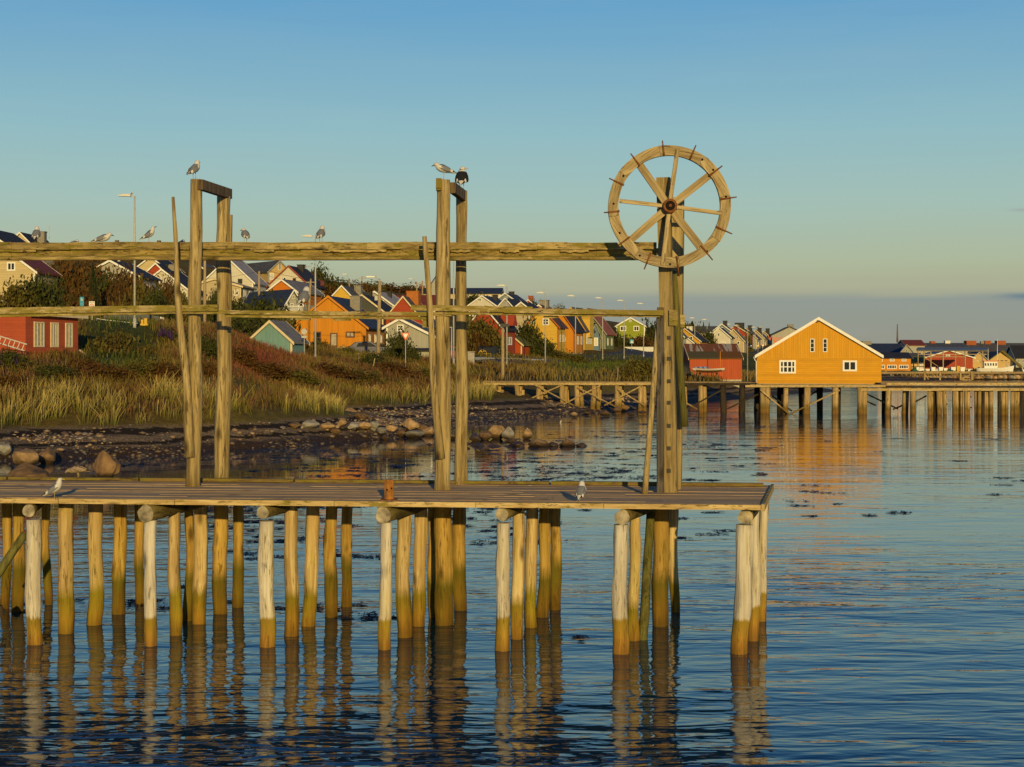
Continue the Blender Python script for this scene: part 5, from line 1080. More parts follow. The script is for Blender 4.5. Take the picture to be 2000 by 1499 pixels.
hl = m.build('hull',[WHITE,plain('brown_antifouling',(0.22,0.09,0.03),.7,.2,.3,6)],bt,world=False)
for f in hl.data.polygons:
    if f.center.z < .68: f.material_index = 1
m = MB(); cs = []
for i in range(8):
    f = -1+i/7*.95; b = .70*(1-abs(f)**2.4)+.03; z = .85+.10*f*f
    for j in range(5): a = j/4*2-1; cs.append((f*L/2, b*a, z+.22*(1-a*a)*(1-abs(f)**3)))
m.poly(cs,[(i*5+j,i*5+j+1,i*5+6+j,i*5+5+j) for i in range(7) for j in range(4)]); cvm = [plain('blue_tarpaulin',(0.13,0.19,0.30),.6,.3,.1),plain('pale_tarpaulin_stripe',(0.45,0.47,0.50),.6,.3,.1)]
cv = m.build('cover',cvm,bt,world=False)
for k_, f in enumerate(cv.data.polygons): f.material_index = 1 if (k_//4) % 2 else 0
m = MB(); m.box((.4,0,.78),(.22,1.15,.04)); m.box((1.0,0,.80),(.22,.9,.04)); m.build('thwart',trim_mat('cream'),bt,world=False)
m = MB()
for x_ in (-.9,.9): m.box((x_,0,.36),(.1,1.0,.1)); m.bar((x_-.2,-.35,-.3),(x_,-.35,.36),.07,.07); m.bar((x_+.2,.35,-.3),(x_,.35,.36),.07,.07)
m.build('trestle',POSTD,bt,world=False)
ms_ = empty('flag_pole', P(1407,726,168), 'thin orange pole standing against the boathouse wall', 'pole'); MB().tube([P(1406,726,168),P(1407,686,168)],[.05,.035],7).build('pole', trim_mat('orange'), ms_)
tp = empty('net_heap', ground(1337,168), 'dark tarpaulin covered heap at the left end of the boathouse', 'heap'); m = MB(); vs = []
for i in range(9):
    for j in range(9):
        u_ = i/8*2-1; v_ = j/8*2-1; vs.append((tp.location.x+u_*.75, 168+v_*.7, tp.location.z-.1+1.65*max(0,(1-u_**4)*(1-v_**4))*(1+.12*mnoise.noise(Vector((i*.6,j*.6,3))))))
m.poly(vs,[(i*9+j,i*9+j+1,i*9+10+j,i*9+9+j) for i in range(8) for j in range(8)],0,True); m.build('tarpaulin', plain('black_tarpaulin',(0.018,0.017,0.016),.6,.3,.3), tp)
# ------------------------------------------------------------------ yellow warehouse on the pier
WH = house('large mustard yellow warehouse with white bargeboards standing on the pier', 1480,1718,751,694,624,116.6,14,-10,'ware','beige','white',axis='x',per=.17,fnd=.05,ov=.22,deep=.1,corner=False,name='warehouse',cat='warehouse',thick=.12,
   wins=[('F',1538,717,32,26,'4x2'),('F',1659.5,715,27,21,'2'),('F',1586.5,675,8.5,26,'1x3',dict(fr=.06)),('F',1611.5,675,8.5,26,'1x3',dict(fr=.06))])
s_ = 116.6/F; wW = 238*s_
m = MB(); hb = (751-700.5)*s_; m.box((0,-.004,.05+hb/2),(wW+.03,.012,hb)); m.build('clapboard', siding('ware',C['ware'],'z',.15,.16), WH, world=False)
m = MB(); m.tube([(-wW/2-.25,-.12,hb+.12),(-wW/2-.16,-.10,hb-.12),(-wW/2-.06,-.06,hb-.22),(-wW/2-.06,-.06,.1)],[.035]*4,7); m.build('drain_pipe', WHITE, WH, world=False)
MB().box((-.06,-.22,(751-627.5)*s_),(.14,.25,.12)).build('hoist_beam', trim_mat('brown'), WH, world=False)
# ------------------------------------------------------------------ far pier
PZ = 2.34
def pY(px): return 122.0+(px-945)*(116.2-122.0)/530 if px < 1475 else 116.2+(px-1475)*(111.6-116.2)/525
pier = empty('wooden_pier', (15, 117, 0), 'long old wooden pier on crooked piles crossing the bay to the warehouse', 'pier')
def pw(px, py, dy=0.0, z=None):
    q = P(px, py, pY(px)); q.y += dy; q.x = (px-CX)/F*pY(px)
    if z is not None: q.z = z
    return q
m = MB()
for x0, x1, dep in ((945,1100,2.6),(1100.6,1290,2.6),(1290.6,1475,2.8),(1722,1850,9.5),(1850.6,2000,9.5),(2000.6,2350,9.5)):
    a, b = pw(x0,0,0,PZ), pw(x1,0,0,PZ); n_ = int(dep/0.22)
    for i in range(n_):
        o = Vector((0,(i+.5)*dep/n_,random.uniform(-.012,.012))); m.bar(a+o,b+o,dep/n_-.015,.06)
m.build('deck', PIERK, pier)
m = MB(); a, b = pw(1466,0,0,2.19), pw(1735,0,0,2.19)
for i in range(60): o = Vector((0,-.15+(i+.5)*.25,random.uniform(-.01,.01))); m.bar(a+o,b+o,.235,.07)
m.build('warehouse_deck', PIERK, pier)
def ebeam(x0,x1,y0,y1,dy=-.06,d=.14,mat=EDGEW): MB().bar(pw(x0,(y0+y1)/2,dy),pw(x1,(y0+y1)/2,dy),d,(y1-y0)/F*pY(x0)).build('edge_beam',mat,pier)
ebeam(945,1300,747.6,752.4); ebeam(1300.5,1476,748.5,753,-.06,.14,PIERD); ebeam(1455,1728,752.5,756.5,-.25); ebeam(1731,2350,748,752.6); ebeam(1676,1990,759,763.6,-.1); ebeam(1990.5,2350,759,763.8,-.1)
ebeam(1722,2350,754.6,758,.4,.2,PIERD)  # near-black bar, no real beam: paints the shaded gap between edge beams
pl_ = []
for px in (967,1008,1052,1096,1125,1160,1205,1250,1292,1331,1370):
    by = 788+(px-967)*0.05
    for dx, dy, rr, k in ((0,0,.20,0),(9,.5,.17,0),(14,2.2,.17,1)):
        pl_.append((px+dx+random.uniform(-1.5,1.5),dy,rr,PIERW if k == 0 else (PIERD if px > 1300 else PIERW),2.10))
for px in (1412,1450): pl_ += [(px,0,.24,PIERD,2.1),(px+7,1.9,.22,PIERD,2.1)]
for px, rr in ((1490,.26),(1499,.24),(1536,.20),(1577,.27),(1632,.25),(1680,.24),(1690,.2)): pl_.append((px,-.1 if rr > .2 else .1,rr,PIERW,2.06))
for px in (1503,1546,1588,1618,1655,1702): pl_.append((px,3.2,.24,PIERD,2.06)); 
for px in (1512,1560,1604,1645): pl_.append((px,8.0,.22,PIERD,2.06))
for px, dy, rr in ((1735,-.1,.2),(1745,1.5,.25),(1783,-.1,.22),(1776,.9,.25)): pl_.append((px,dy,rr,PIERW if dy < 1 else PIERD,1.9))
for c0, k in ((1831,6),(1879,6),(1924,6),(1961,4),(1993,5),(2060,4)):
    for i in range(k): pl_.append((c0-(k-1)*2.9+i*5.8+random.uniform(-1,1),.5*random.random()-.1,.12+.05*random.random(),PIERW if (i*7+k*3) % 4 else PIERD,1.9))
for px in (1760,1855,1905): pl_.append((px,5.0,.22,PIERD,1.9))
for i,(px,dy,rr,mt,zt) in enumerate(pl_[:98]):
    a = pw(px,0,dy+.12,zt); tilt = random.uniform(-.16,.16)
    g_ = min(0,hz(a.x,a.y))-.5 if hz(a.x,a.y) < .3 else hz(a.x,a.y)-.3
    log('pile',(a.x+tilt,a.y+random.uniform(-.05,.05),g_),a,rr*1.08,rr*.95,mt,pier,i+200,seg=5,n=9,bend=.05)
for x0,y0,x1,y1,dy,mt in ((968,762,1040,792,-.2,PIERW),(1010,790,1098,752,-.25,PIERW),(1045,752,1128,796,-.2,PIERW),(1096,792,1172,753,-.25,PIERW),(1128,757,1205,796,-.2,PIERW),(1180,792,1250,755,-.25,PIERW),(1206,760,1260,794,-.2,PIERW),
    (1340,800,1412,760,-.2,PIERD),(1330,782,1362,800,-.25,PIERW),(1420,799,1480,770,-.2,PIERD),(1484,762,1540,809,-.35,PIERW),(1506,764,1560,806,2.8,PIERD),(1545,808,1588,786,-.2,PIERW),(1576,792,1638,762,-.35,PIERW),(1590,780,1612,765,3,PIERD),
    (1692,778,1730,795,3,PIERD),(1700,766,1775,802,3.2,PIERD),(1757,802,1780,792,2,PIERD),(1790,788,1816,774,.9,PIERD),(1848,778,1856,792,.9,PIERD),(1896,776,1905,776.5,1,PIERD),(1896,797,1906,797.5,1,PIERD)):
    a = pw(x0,y0,dy); b = pw(x1,y1,dy); MB().bar(a,b,.10,.17,up=(0,1,0)).build('brace',mt,pier)
tr = empty('work_bench', pw(1880,730,3,PZ), 'weathered timber trestle bench on the pier deck', 'bench'); m = MB()
def tb(x0,y0,x1,y1,w=.12,dy=3.0): m.bar(pw(x0,y0,dy),pw(x1,y1,dy),w,w,up=(0,1,0))
tb(1825,728,1927,728,.14); tb(1827,728,1827,744); tb(1858,730,1858,744); tb(1899,728,1899,744); tb(1922,728,1922,744,.2); tb(1826,737,1858,738,.08); tb(1899,743,1922,731,.09); tb(1902,743.5,1922,743.5,.1); tb(1827,731,1835,743,.07)
m.build('timber_trestle', PIERW, tr)
# ------------------------------------------------------------------ road, guard rail, fences
RD_ = [(905,158),(940,166),(990,172),(1065,191),(1123,207),(1177,221),(1218,232),(1258,254),(1300,285),(1360,315),(1420,335),(1470,352),(1505,400)]
pts = [Vector(((px-CX)/F*Y,Y,0)) for px,Y in RD_]
fine = []
for i in range(len(pts)-1):
    p0,p1,p2,p3 = pts[max(i-1,0)],pts[i],pts[i+1],pts[min(i+2,len(pts)-1)]
    for j in range(10):
        f = j/10; fine.append(.5*((2*p1)+(-p0+p2)*f+(2*p0-5*p1+4*p2-p3)*f*f+(-p0+3*p1-3*p2+p3)*f**3))
V = []; Wd = 3.1
for i,p in enumerate(fine):
    d = (fine[min(i+1,len(fine)-1)]-fine[max(i-1,0)]).normalized(); nrm = Vector((d.y,-d.x,0))
    zc = [hz(p.x+nrm.x*k,p.y+nrm.y*k) for k in (-Wd,0,Wd)]; ex = max(0,zc[1]-(zc[0]+zc[2])/2)+.14
    for k,z_ in ((-Wd,zc[0]),(Wd,zc[2])): V.append((p.x+nrm.x*k,p.y+nrm.y*k,z_+ex))
nn = len(fine); m = MB(); m.poly(V,[(2*i,2*i+1,2*i+3,2*i+2) for i in range(nn-1)])
SK = [(v[0],v[1],v[2]-.5) for v in V]; m.poly(V+SK,[(2*i+1,2*nn+2*i+1,2*nn+2*i+3,2*i+3) for i in range(nn-1)]+[(2*i,2*i+2,2*nn+2*i+2,2*nn+2*i) for i in range(nn-1)])
tag(m.build('road', ASPH), kind='structure')
def roadpt(px, off):                                   # a point beside the road at a picture column
    i = min(range(nn), key=lambda i: abs(CX+F*fine[i].x/fine[i].y-px)); d = (fine[min(i+1,nn-1)]-fine[max(i-1,0)]).normalized(); q = fine[i]+Vector((d.y,-d.x,0))*off
    return Vector((q.x,q.y,max(hz(q.x,q.y),V[2*i][2]-.1)))
def guard(label,q,hh=.75,name='guard_rail'):
    e = empty(name,q[0],label,'guard rail'); m = MB(); b = MB()
    for i in range(len(q)-1):
        m.bar(q[i]+Vector((0,0,hh-.15)),q[i+1]+Vector((0,0,hh-.15)),.06,.3)
    for x in q: b.box(x+Vector((0,.08,hh/2-.2)),(.08,.08,hh-.1))
    m.build('rail_band',GALV,e); b.build('posts',GALV,e,label=None)
guard('steel guard rail along the road by the black van',[P(922+i*7,711.5+i*.12,163+i*1.15) for i in range(21)])
rl = empty('hand_rail',ground(200,104),'thin grey hand rail on the slope left of the tall lamp','railing'); m = MB(); q = [P(188,622,104),P(208,625,104),P(228,627,104),P(246,629,104),P(266,631,104),P(296,635,104)]
for i in range(5): m.bar(q[i]-Vector((0,0,.02)),q[i+1]-Vector((0,0,.02)),.05,.05)
for x in q: m.bar(x,Vector((x.x,x.y,hz(x.x,x.y)-.1)),.05,.05)
m.build('steel_tube',GALV,rl)
ye = empty('hydrant_box',ground(282,103),'small yellow utility box at the end of the hand rail','box'); m = MB()
m.box(ye.location+Vector((-.13,0,.26)),(.16,.2,.28)); m.box(ye.location+Vector((.10,0,.30)),(.2,.22,.38)); m.box(ye.location+Vector((.0,0,.06)),(.5,.3,.12)); m.build('yellow_casing',trim_mat('yellow'),ye)
fe = empty('white_fence',ground(1250,262),'low white picket fence below the lime green house','fence'); m = MB()
for i in range(58):
    px = 1219+i; q = P(px,686,262); z = q.z; m.box((q.x,262,z+.3),(.065,.03,.75+.06*(i%3)))
m.bar(P(1219,686,262.04)+Vector((0,0,.15)),P(1277,686,262.04)+Vector((0,0,.15)),.03,.08); m.bar(P(1219,686,262.04)+Vector((0,0,.5)),P(1277,686,262.04)+Vector((0,0,.5)),.03,.08); m.build('pickets',WHITE,fe)
bw = empty('brick_wall',P(1037,702,197),'low brick red garden wall right of the mossy shed','wall'); m = MB(); a = P(1018,702,197); b = P(1057,700,203)
m.bar(a+Vector((0,0,.1)),b+Vector((0,0,.1)),.25,1.7); m.bar(P(1040,692,203.5)+Vector((0,0,-.2)),P(1058,691,206)+Vector((0,0,-.2)),.25,1.5); m.build('brickwork',siding('redwall',(0.36,0.09,0.05),'z',.2),bw)
cw = empty('concrete_block',P(920,712,141),'tall pale concrete block beside the second rear post','block'); m = MB(); g = P(917,722,141)
m.prism([(-.55,-.5),(.45,-.5),(.45,1.55),(-.45,1.60),(-.55,1.5)],0,.9,lambda p,q,z:(g.x+p,g.y+q,g.z+z)); m.box((g.x-.05,g.y+.45,g.z+1.63),(1.1,1.0,.05)); m.build('concrete_mass',CONC,cw)
# ------------------------------------------------------------------ lamps and poles
def lamp(px,py,top,Y,label,arm=-1,hw=None):
    g = ground(px,Y); b = P(px,py,Y); g.z = min(g.z,b.z); t = P(px,top,Y)
    e = empty('street_lamp',g,label,'street lamp',0,'street lamps along the shore road'); h = t.z
    MB().tube([(g.x,g.y,g.z-.3),(g.x,g.y,h-3),(g.x,g.y,h)],[.085,.065,.045],8).build('pole',GALV,e)
    MB().tube([(g.x,g.y,g.z-.2),(g.x,g.y,g.z+.5)],[.12,.11],8).build('pole_base',GALV,e)
    m = MB(); x1 = g.x+arm*.25; m.bar((g.x+.06,g.y,h),(x1,g.y,h+.03),.06,.06); m.build('arm',GALV,e)
    m = MB(); x2 = g.x+arm*1.05; lo = h-.02
    m.prism([(x1,lo),(x2,lo+.03),(x2,lo+.10),((x1+x2)/2,lo+.17),(x1,lo+.15)],g.y-.16,g.y+.16,lambda p,q,z:(p,q,z)); m.build('lamp_head',plain('lamp_head_paint',(0.62,0.60,0.55),.5,.3,.1),e)
    return h
for px,py,top,Y,lab in ((263,637,384,101,'tallest street lamp, with a gull on its head'),(616,684,463,122,'lamp whose pole crosses the orange house front'),(886,703,511,137,'lamp half hidden between the second pair of posts'),(882,704,640,141,'short lamp post behind the second front post'),
    (990,716,559,162,'lamp in front of the purple red house'),(1065,713,573,181,'lamp in front of the yellow house'),(1124,708,579,197,'lamp between orange and golden yellow houses'),(1177,704,583,211,'lamp before the moss green house'),
    (1219,702,588,221,'lamp before the left window of the lime green house'),(1257,698,594,242,'lamp at the right edge of the lime green house'),(1357,692,622,300,'lamp in front of the far orange house'),(1381,692,625,312,'lamp rising behind the boathouse roof'),
    (1427,692,634,345,'thin lamp before the blue grey gable'),(1443,692,636,360,'thin lamp before the beige gable'),(1475,694,640,375,'lamp by the parked car on the far street'),(1489,696,640,400,'last lamp left of the white shop')):
    h = lamp(px,py,top,Y,lab)
gull(P(258,382.5,101),20,'tiny distant gull perched on the head of the tallest street lamp',1.0)
def upole(px,py,top,Y,label,r=.13,arm=None,box=None,cross=None,tx=None):
    g = ground(px,Y); b = P(px,py,Y); g.z = min(g.z,b.z); t = P(tx or px,top,Y); e = empty('utility_pole',g,label,'utility pole')
    MB().tube([(g.x,g.y,g.z-.3),((g.x+t.x)/2,g.y,(g.z+t.z)/2),tuple(t)],[r*1.1,r,r*.85],9).build('pole',UTILW,e)
    if arm:
        m = MB(); q = P(arm[0],arm[1],Y); m.tube([tuple(t-Vector((0,0,.3))),tuple(t.lerp(q,.5)+Vector((0,0,.25))),tuple(q)],[.04,.035,.03],6); m.build('lamp_arm',GALV,e); MB().box(q,(.7,.2,.1)).build('lamp_head',WHITE,e)
    if cross: MB().box(t-Vector((0,0,.4)),(cross,.08,.1)).build('cross_arm',UTILW,e)
    if box:
        m = MB(); q = P(box[0],box[1],Y-.3); m.box(q,(box[2],.3,box[3])); m.build('transformer',GALV if len(box) < 5 else IRON,e)
    return t
upl = [upole(738,718,549,126,'tall utility pole with a curved lamp arm at the corner of the orange house',.15,(724,541),(735,583,.25,.35),tx=742),
 upole(400,664,500,130,'pale pole standing just right of the leftmost front post',.13,tx=400), upole(506,592,530,172,'short pole before the white house with the grey roof',.14),
 upole(602,612,545,182,'slightly leaning pole behind the lamp of the orange house',.14,tx=607,cross=1.2), upole(682,590,545,245,'thick pole above the yellow gable',.16,arm=(673,536)), upole(707,580,540,300,'thin pole with a cross arm on the ridge',.12,cross=1.6),
 upole(814,590,551,300,'first of two poles near the leaning tower',.14,cross=1.6,arm=(802,545)), upole(825,590,549,300,'second of two poles near the leaning tower, a bit taller',.14,cross=1.4),
 upole(982,748,640,133,'wooden pole with a black switch box in front of the purple red house',.14,box=(986,636,.75,.28,1)), upole(1460,742,640,182,'thin pole right of the rust red boathouse',.06), upole(597,550,517,300,'far pole with a cross arm on the crest',.12,cross=1.6), upole(16,510,461,230,'far pole between the black roofs at the upper left',.12,cross=1.5)]
def wire(a,b,sag,label):
    e = empty('power_line',a,label,'power line'); m = MB(); n_ = 12
    m.tube([a.lerp(b,i/n_)-Vector((0,0,sag*4*(i/n_)*(1-i/n_))) for i in range(n_+1)],.014,4,cap=False); m.build('cable',IRON,e)
wire(upl[0],upl[1]+Vector((0,0,1)),1.2,'overhead cable from the corner pole to the left pair of posts'); wire(upl[0],upl[4],.8,'overhead cable from the corner pole up to the thick pole'); wire(upl[6],upl[5],.8,'overhead cable along the ridge'); wire(upl[2],upl[3],.6,'overhead cable over the navy roof')
wire(P(-60,440,150),P(75,478,190),.5,'black cable dropping from the upper left corner of the hill'); wire(upl[2],P(250,520,150),1.0,'overhead cable before the white gabled houses')
for px,py,top,Y,lab in ((700,716,690,122,'pale stake in the heath left of the shrub'),(727,722,700,119,'leaning pale stake in front of the low shrub'),(1206,746,718,148,'thin stake in the straw grass behind the pier'),(1271,742,722,152,'grey stake at the left edge of the wheel post')):
    g = P(px,py,Y); e = empty('stake',g,lab,'stake'); MB().tube([g-Vector((0,0,.3)),P(px+(5 if px == 727 else 1),top,Y)],[.05,.04],6).build('stick',UTILW,e)
# ------------------------------------------------------------------ signs
SRED = plain('sign_red',(0.62,0.10,0.03),.5,.4,.05); SBLUE = plain('sign_blue',(0.02,0.26,0.42),.5,.4,.05); SWHITE = plain('sign_white',(0.78,0.76,0.70),.5,.4,.05); SYEL = plain('sign_yellow',(0.75,0.50,0.03),.5,.4,.05)
def text(s,loc,size,mat,parent,name='lettering',ex=0.004,rot=(90,0,0)):
    cu = bpy.data.curves.new(name,'FONT'); cu.body = s; cu.size = size; cu.align_x = 'CENTER'; cu.align_y = 'CENTER'; cu.extrude = ex; cu.materials.append(mat)
    o = bpy.data.objects.new(name,cu); COL.objects.link(o); bpy.context.view_layer.update(); me = bpy.data.meshes.new_from_object(o); bpy.data.objects.remove(o); o = mobj(name,me,parent); o.location = loc; o.rotation_euler = [R(a) for a in rot]; return o
def sign(px,py,Y,label,foot,name='road_sign'):
    c = P(px,py,Y); g = P(px,foot,Y); e = empty(name,c,label,'road sign'); z0 = min(g.z,hz(c.x,c.y+.1))-.3-c.z
    MB().tube([(0,.06,z0),(0,.06,.25)],[.035,.035],7).build('post',GALV,e,world=False); return e
def plate(e,name,pts2,mat,y,th=.02): m = MB(); m.prism(pts2,y,y-th,lambda p,q,z:(p,q,z)); return m.build(name,mat,e,world=False)
e = sign(792,656,128,'red and white triangular yield sign by the garage',694); tri = lambda k,dz=0: [(-.42*k,.26*k+dz),(.42*k,.26*k+dz),(0,-.48*k+dz)]
plate(e,'border',tri(.92),SRED,0.0); plate(e,'face',tri(.54,.02),SWHITE,-.023)
e = sign(594,648,120,'back of a round grey traffic sign before the orange house',690); m = MB(); m.tube([(0,.0,0),(0,-.03,0)],[.23,.23],20); m.build('disc',GALV,e,world=False); m = MB(); m.box((0,0,-.42),(.42,.03,.16)); m.build('sub_plate',GALV,e,world=False)
e = sign(1234,667.5,255,'blue square pedestrian crossing sign before the brown hedge',686); q = .32; plate(e,'panel',[(-q,-q),(q,-q),(q,q),(-q,q)],SBLUE,0.0); plate(e,'white_triangle',[(-.24,-.24),(.24,-.24),(0,.22)],SWHITE,-.023)
m = MB(); m.tube([(0,-.045,.07),(0,-.048,.07)],[.035,.035],8); m.bar((0,-.046,.05),(0,-.046,-.06),.02,.05,up=(0,1,0)); m.bar((0,-.046,-.06),(-.07,-.046,-.2),.02,.03,up=(0,1,0)); m.bar((0,-.046,-.06),(.07,-.046,-.2),.02,.03,up=(0,1,0)); m.build('walking_figure',DARK,e,world=False)
e = sign(160,589,104,'narrow turquoise blue information sign among the trees',625); plate(e,'panel',[(-.14,-.32),(.14,-.32),(.14,.30),(-.14,.30)],SBLUE,0.0); text('h',(0,-.025,.12),.3,SWHITE,e,'symbol'); text('---',(0,-.025,-.17),.14,SWHITE,e)
e = sign(179.5,596,104,'cream coloured zone sign with a red ring right of the blue one',625); plate(e,'panel',[(-.19,-.25),(.19,-.25),(.19,.24),(-.19,.24)],SWHITE,0.0); text('SONE',(0,-.025,.15),.12,DARK,e)
m = MB()
for i in range(20):
    a,b = R(18*i),R(18*i+18); m.poly([(math.cos(x)*r,-.026,math.sin(x)*r-.07) for x,r in ((a,.10),(b,.10),(b,.15),(a,.15))],[(0,1,2,3)])
m.build('red_ring',SRED,e,world=False); text('30',(0,-.025,-.07),.12,DARK,e,'number')
e = sign(1480.5,676,350,'yellow diamond sign on the far street',694); plate(e,'panel',[(-.28,0),(0,-.28),(.28,0),(0,.28)],SYEL,0.0)
e = sign(1490,675,380,'pinkish square sign right of the yellow diamond',696); plate(e,'panel',[(-.25,-.25),(.25,-.25),(.25,.25),(-.25,.25)],SRED,0.0); plate(e,'face',[(-.18,-.18),(.18,-.18),(.18,.18),(-.18,.18)],SWHITE,-.023)
e = sign(1464,678,356,'small blue sign above the parked car',694); plate(e,'panel',[(-.22,-.22),(.22,-.22),(.22,.22),(-.22,.22)],SBLUE,0.0)
k_ = 422/F
text('Vannvik',((1522.5-1542.5)*k_,-.04,(705-661)*k_),2.0,SRED,SHOP,ex=.02); m = MB(); m.box(((1514-1542.5)*k_,-.03,(705-667.5)*k_),(.75,.06,.5)); m.build('red_sign_board',SRED,SHOP,world=False)
# ------------------------------------------------------------------ vehicles
def paint(n,c): return plain(n,c,.45,.35,.05,2)
TYRE = plain('tyre_rubber',(0.02,0.02,0.02),.8,.2,.1); LAMPR = plain('tail_lamp',(0.45,0.03,0.02),.3,.5,.05); LAMPW = plain('head_lamp_glass',(0.8,0.78,0.7),.2,.5,.05)
def vehicle(name,loc,yaw,label,cat,L,Wd,prof,mat,wins,wheels=(.2,.8),wr=.32,front=1):
    e = empty(name,loc,label,cat,yaw); m = MB(); h = Wd/2; n = len(prof)
    vs = []
    for s_,k in ((-1,1),(-.97,0),(.97,0),(1,1)): pass
    rows = ((-h*.90,.97),(-h,1.0),(h,1.0),(h*.90,.97))
    zc = sum(p[1] for p in prof)/n; xc = sum(p[0] for p in prof)/n
    for y,k in rows:
        for x,z in prof: vs.append(((xc+(x-xc)*k)-L/2,y*(1.0 if z < 1.0 else .93),zc+(z-zc)*k))
    fs = [(i*n+j,i*n+(j+1)%n,(i+1)*n+(j+1)%n,(i+1)*n+j) for i in range(3) for j in range(n)]+[tuple(range(n))[::-1],tuple(3*n+j for j in range(n))]
    m.poly(vs,fs); m.build('body',mat,e,world=False)
    for q in wins:
        m = MB()
        if q[0] == 's':
            for s_ in (-1,1): MB().prism([(x-L/2,z) for x,z in q[1]],s_*h*.945,s_*h*1.0,lambda p,y,z:(p,y,z)).build('side_window',GLASS,e,world=False)
        else:
            (x0,z0),(x1,z1) = q[1]; w = h*.80; o = .02*(1 if x0 > L/2 else -1)
            m.poly([(x0-L/2+o,-w,z0),(x0-L/2+o,w,z0),(x1-L/2+o,w*.93,z1),(x1-L/2+o,-w*.93,z1),(x0-L/2-o,-w,z0),(x0-L/2-o,w,z0),(x1-L/2-o,w*.93,z1),(x1-L/2-o,-w*.93,z1)],[(0,1,2,3),(7,6,5,4),(0,4,5,1),(1,5,6,2),(2,6,7,3),(3,7,4,0)]); m.build('windscreen' if x0 > L/2 else 'rear_window',GLASS,e,world=False)
    for fx in wheels:
        for s_ in (-1,1):
            w = MB().tube([(fx*L-L/2,s_*(h-.2),wr),(fx*L-L/2,s_*(h+.015),wr)],[wr,wr],16).build('wheel',TYRE,e,world=False); MB().tube([(fx*L-L/2,s_*(h+.0),wr),(fx*L-L/2,s_*(h+.025),wr)],[wr*.6,wr*.55],12).build('rim',GALV,w,world=False)
    for s_ in (-1,1):
        MB().box((L/2-.05,s_*h*.74,.68),(.12,.3,.16)).build('headlight',LAMPW,e,world=False); MB().box((-L/2+.02,s_*h*.84,.85),(.10,.14,.30)).build('tail_light',LAMPR,e,world=False)
    return e
car = lambda L: [(0,.30),(0,.85),(.15*1,.95),(.75,1.40),(2.2,1.44),(3.0,.98),(L-.15,.82),(L,.55),(L,.28)]
vprof = [(0,.35),(0,1.2),(.08,2.25),(.3,2.42),(3.9,2.42),(4.3,2.30),(5.0,1.35),(5.6,1.12),(5.75,.8),(5.75,.35)]
vb = P(958,711,184); van = vehicle('delivery_van',(vb.x,vb.y,vb.z),R(77),'black delivery van with yellow lettering and a ring on its rear','van',5.75,2.0,vprof,paint('black_paint',(0.012,0.013,0.016)),[('s',[(3.9,1.45),(3.95,2.05),(4.35,2.05),(4.85,1.45)]),('w',((5.05,1.36),(4.36,2.24)))],(.18,.80),.34)
YL = plain('yellow_lettering',(0.72,0.45,0.03),.5,.3,.05); yy_ = -5.75/2-.02; van.scale = (.88,.92,.86)
for s_,y,z,sz in (('ømreren.no',-.22,1.42,.21),('din',.58,1.75,.30),('T',.42,1.38,1.0)): text(s_,(yy_,y,z),sz,YL,van,rot=(90,0,-90))
m = MB()
for i in range(24):
    if i in (14,15,16): continue
    a,b = R(15*i),R(15*i+15); m.poly([(yy_,math.cos(x)*r+.36,math.sin(x)*r+1.42) for x,r in ((a,.48),(b,.48),(b,.53),(a,.53))],[(0,1,2,3)])
m.build('ring_emblem',YL,van,world=False)
v1 = P(931,710,190); vehicle('parked_car',(v1.x,v1.y,v1.z),R(77),'white car partly hidden behind the black van','car',4.1,1.7,car(4.1),paint('white_car_paint',(0.6,0.58,0.52)),[('s',[(.8,.95),(1.0,1.3),(2.1,1.33),(2.7,.97)]),('w',((3.0,1.0),(2.25,1.40)))],(.18,.8),.31)
v2 = P(882,705,157); vehicle('parked_car',(v2.x,v2.y,v2.z+.05),R(15),'dark red car glimpsed between the second posts','car',4.1,1.7,car(4.1),paint('dark_red_paint',(0.22,0.02,0.03)),[('s',[(.8,.95),(1.0,1.3),(2.1,1.33),(2.7,.97)])],(.18,.8),.31)
v3 = P(722,697,146.5); vehicle('parked_car',(v3.x,v3.y,v3.z),R(8),'dark blue car parked beside the orange house','car',4.2,1.75,car(4.2),paint('blue_paint',(0.02,0.03,0.10)),[('s',[(.8,.95),(1.0,1.3),(2.1,1.33),(2.7,.97)]),('w',((3.0,1.0),(2.25,1.40)))],(.18,.8),.31)
v4 = roadpt(1458,0); vehicle('oncoming_car',(v4.x,v4.y,v4.z+.15),R(-82),'dark car with white headlights coming down the far street','car',4.2,1.8,car(4.2),paint('dark_blue_paint',(0.015,0.02,0.04)),[('w',((3.0,1.0),(2.25,1.40)))],(.18,.8),.31)
v5 = P(262,640,114); vehicle('parked_car',(v5.x,v5.y,v5.z),R(5),'dark blue car behind the hand rail near the tall lamp','car',4.2,1.75,car(4.2),paint('navy_paint',(0.02,0.035,0.06)),[('s',[(.8,.95),(1.0,1.3),(2.1,1.33),(2.7,.97)])],(.18,.8),.31)
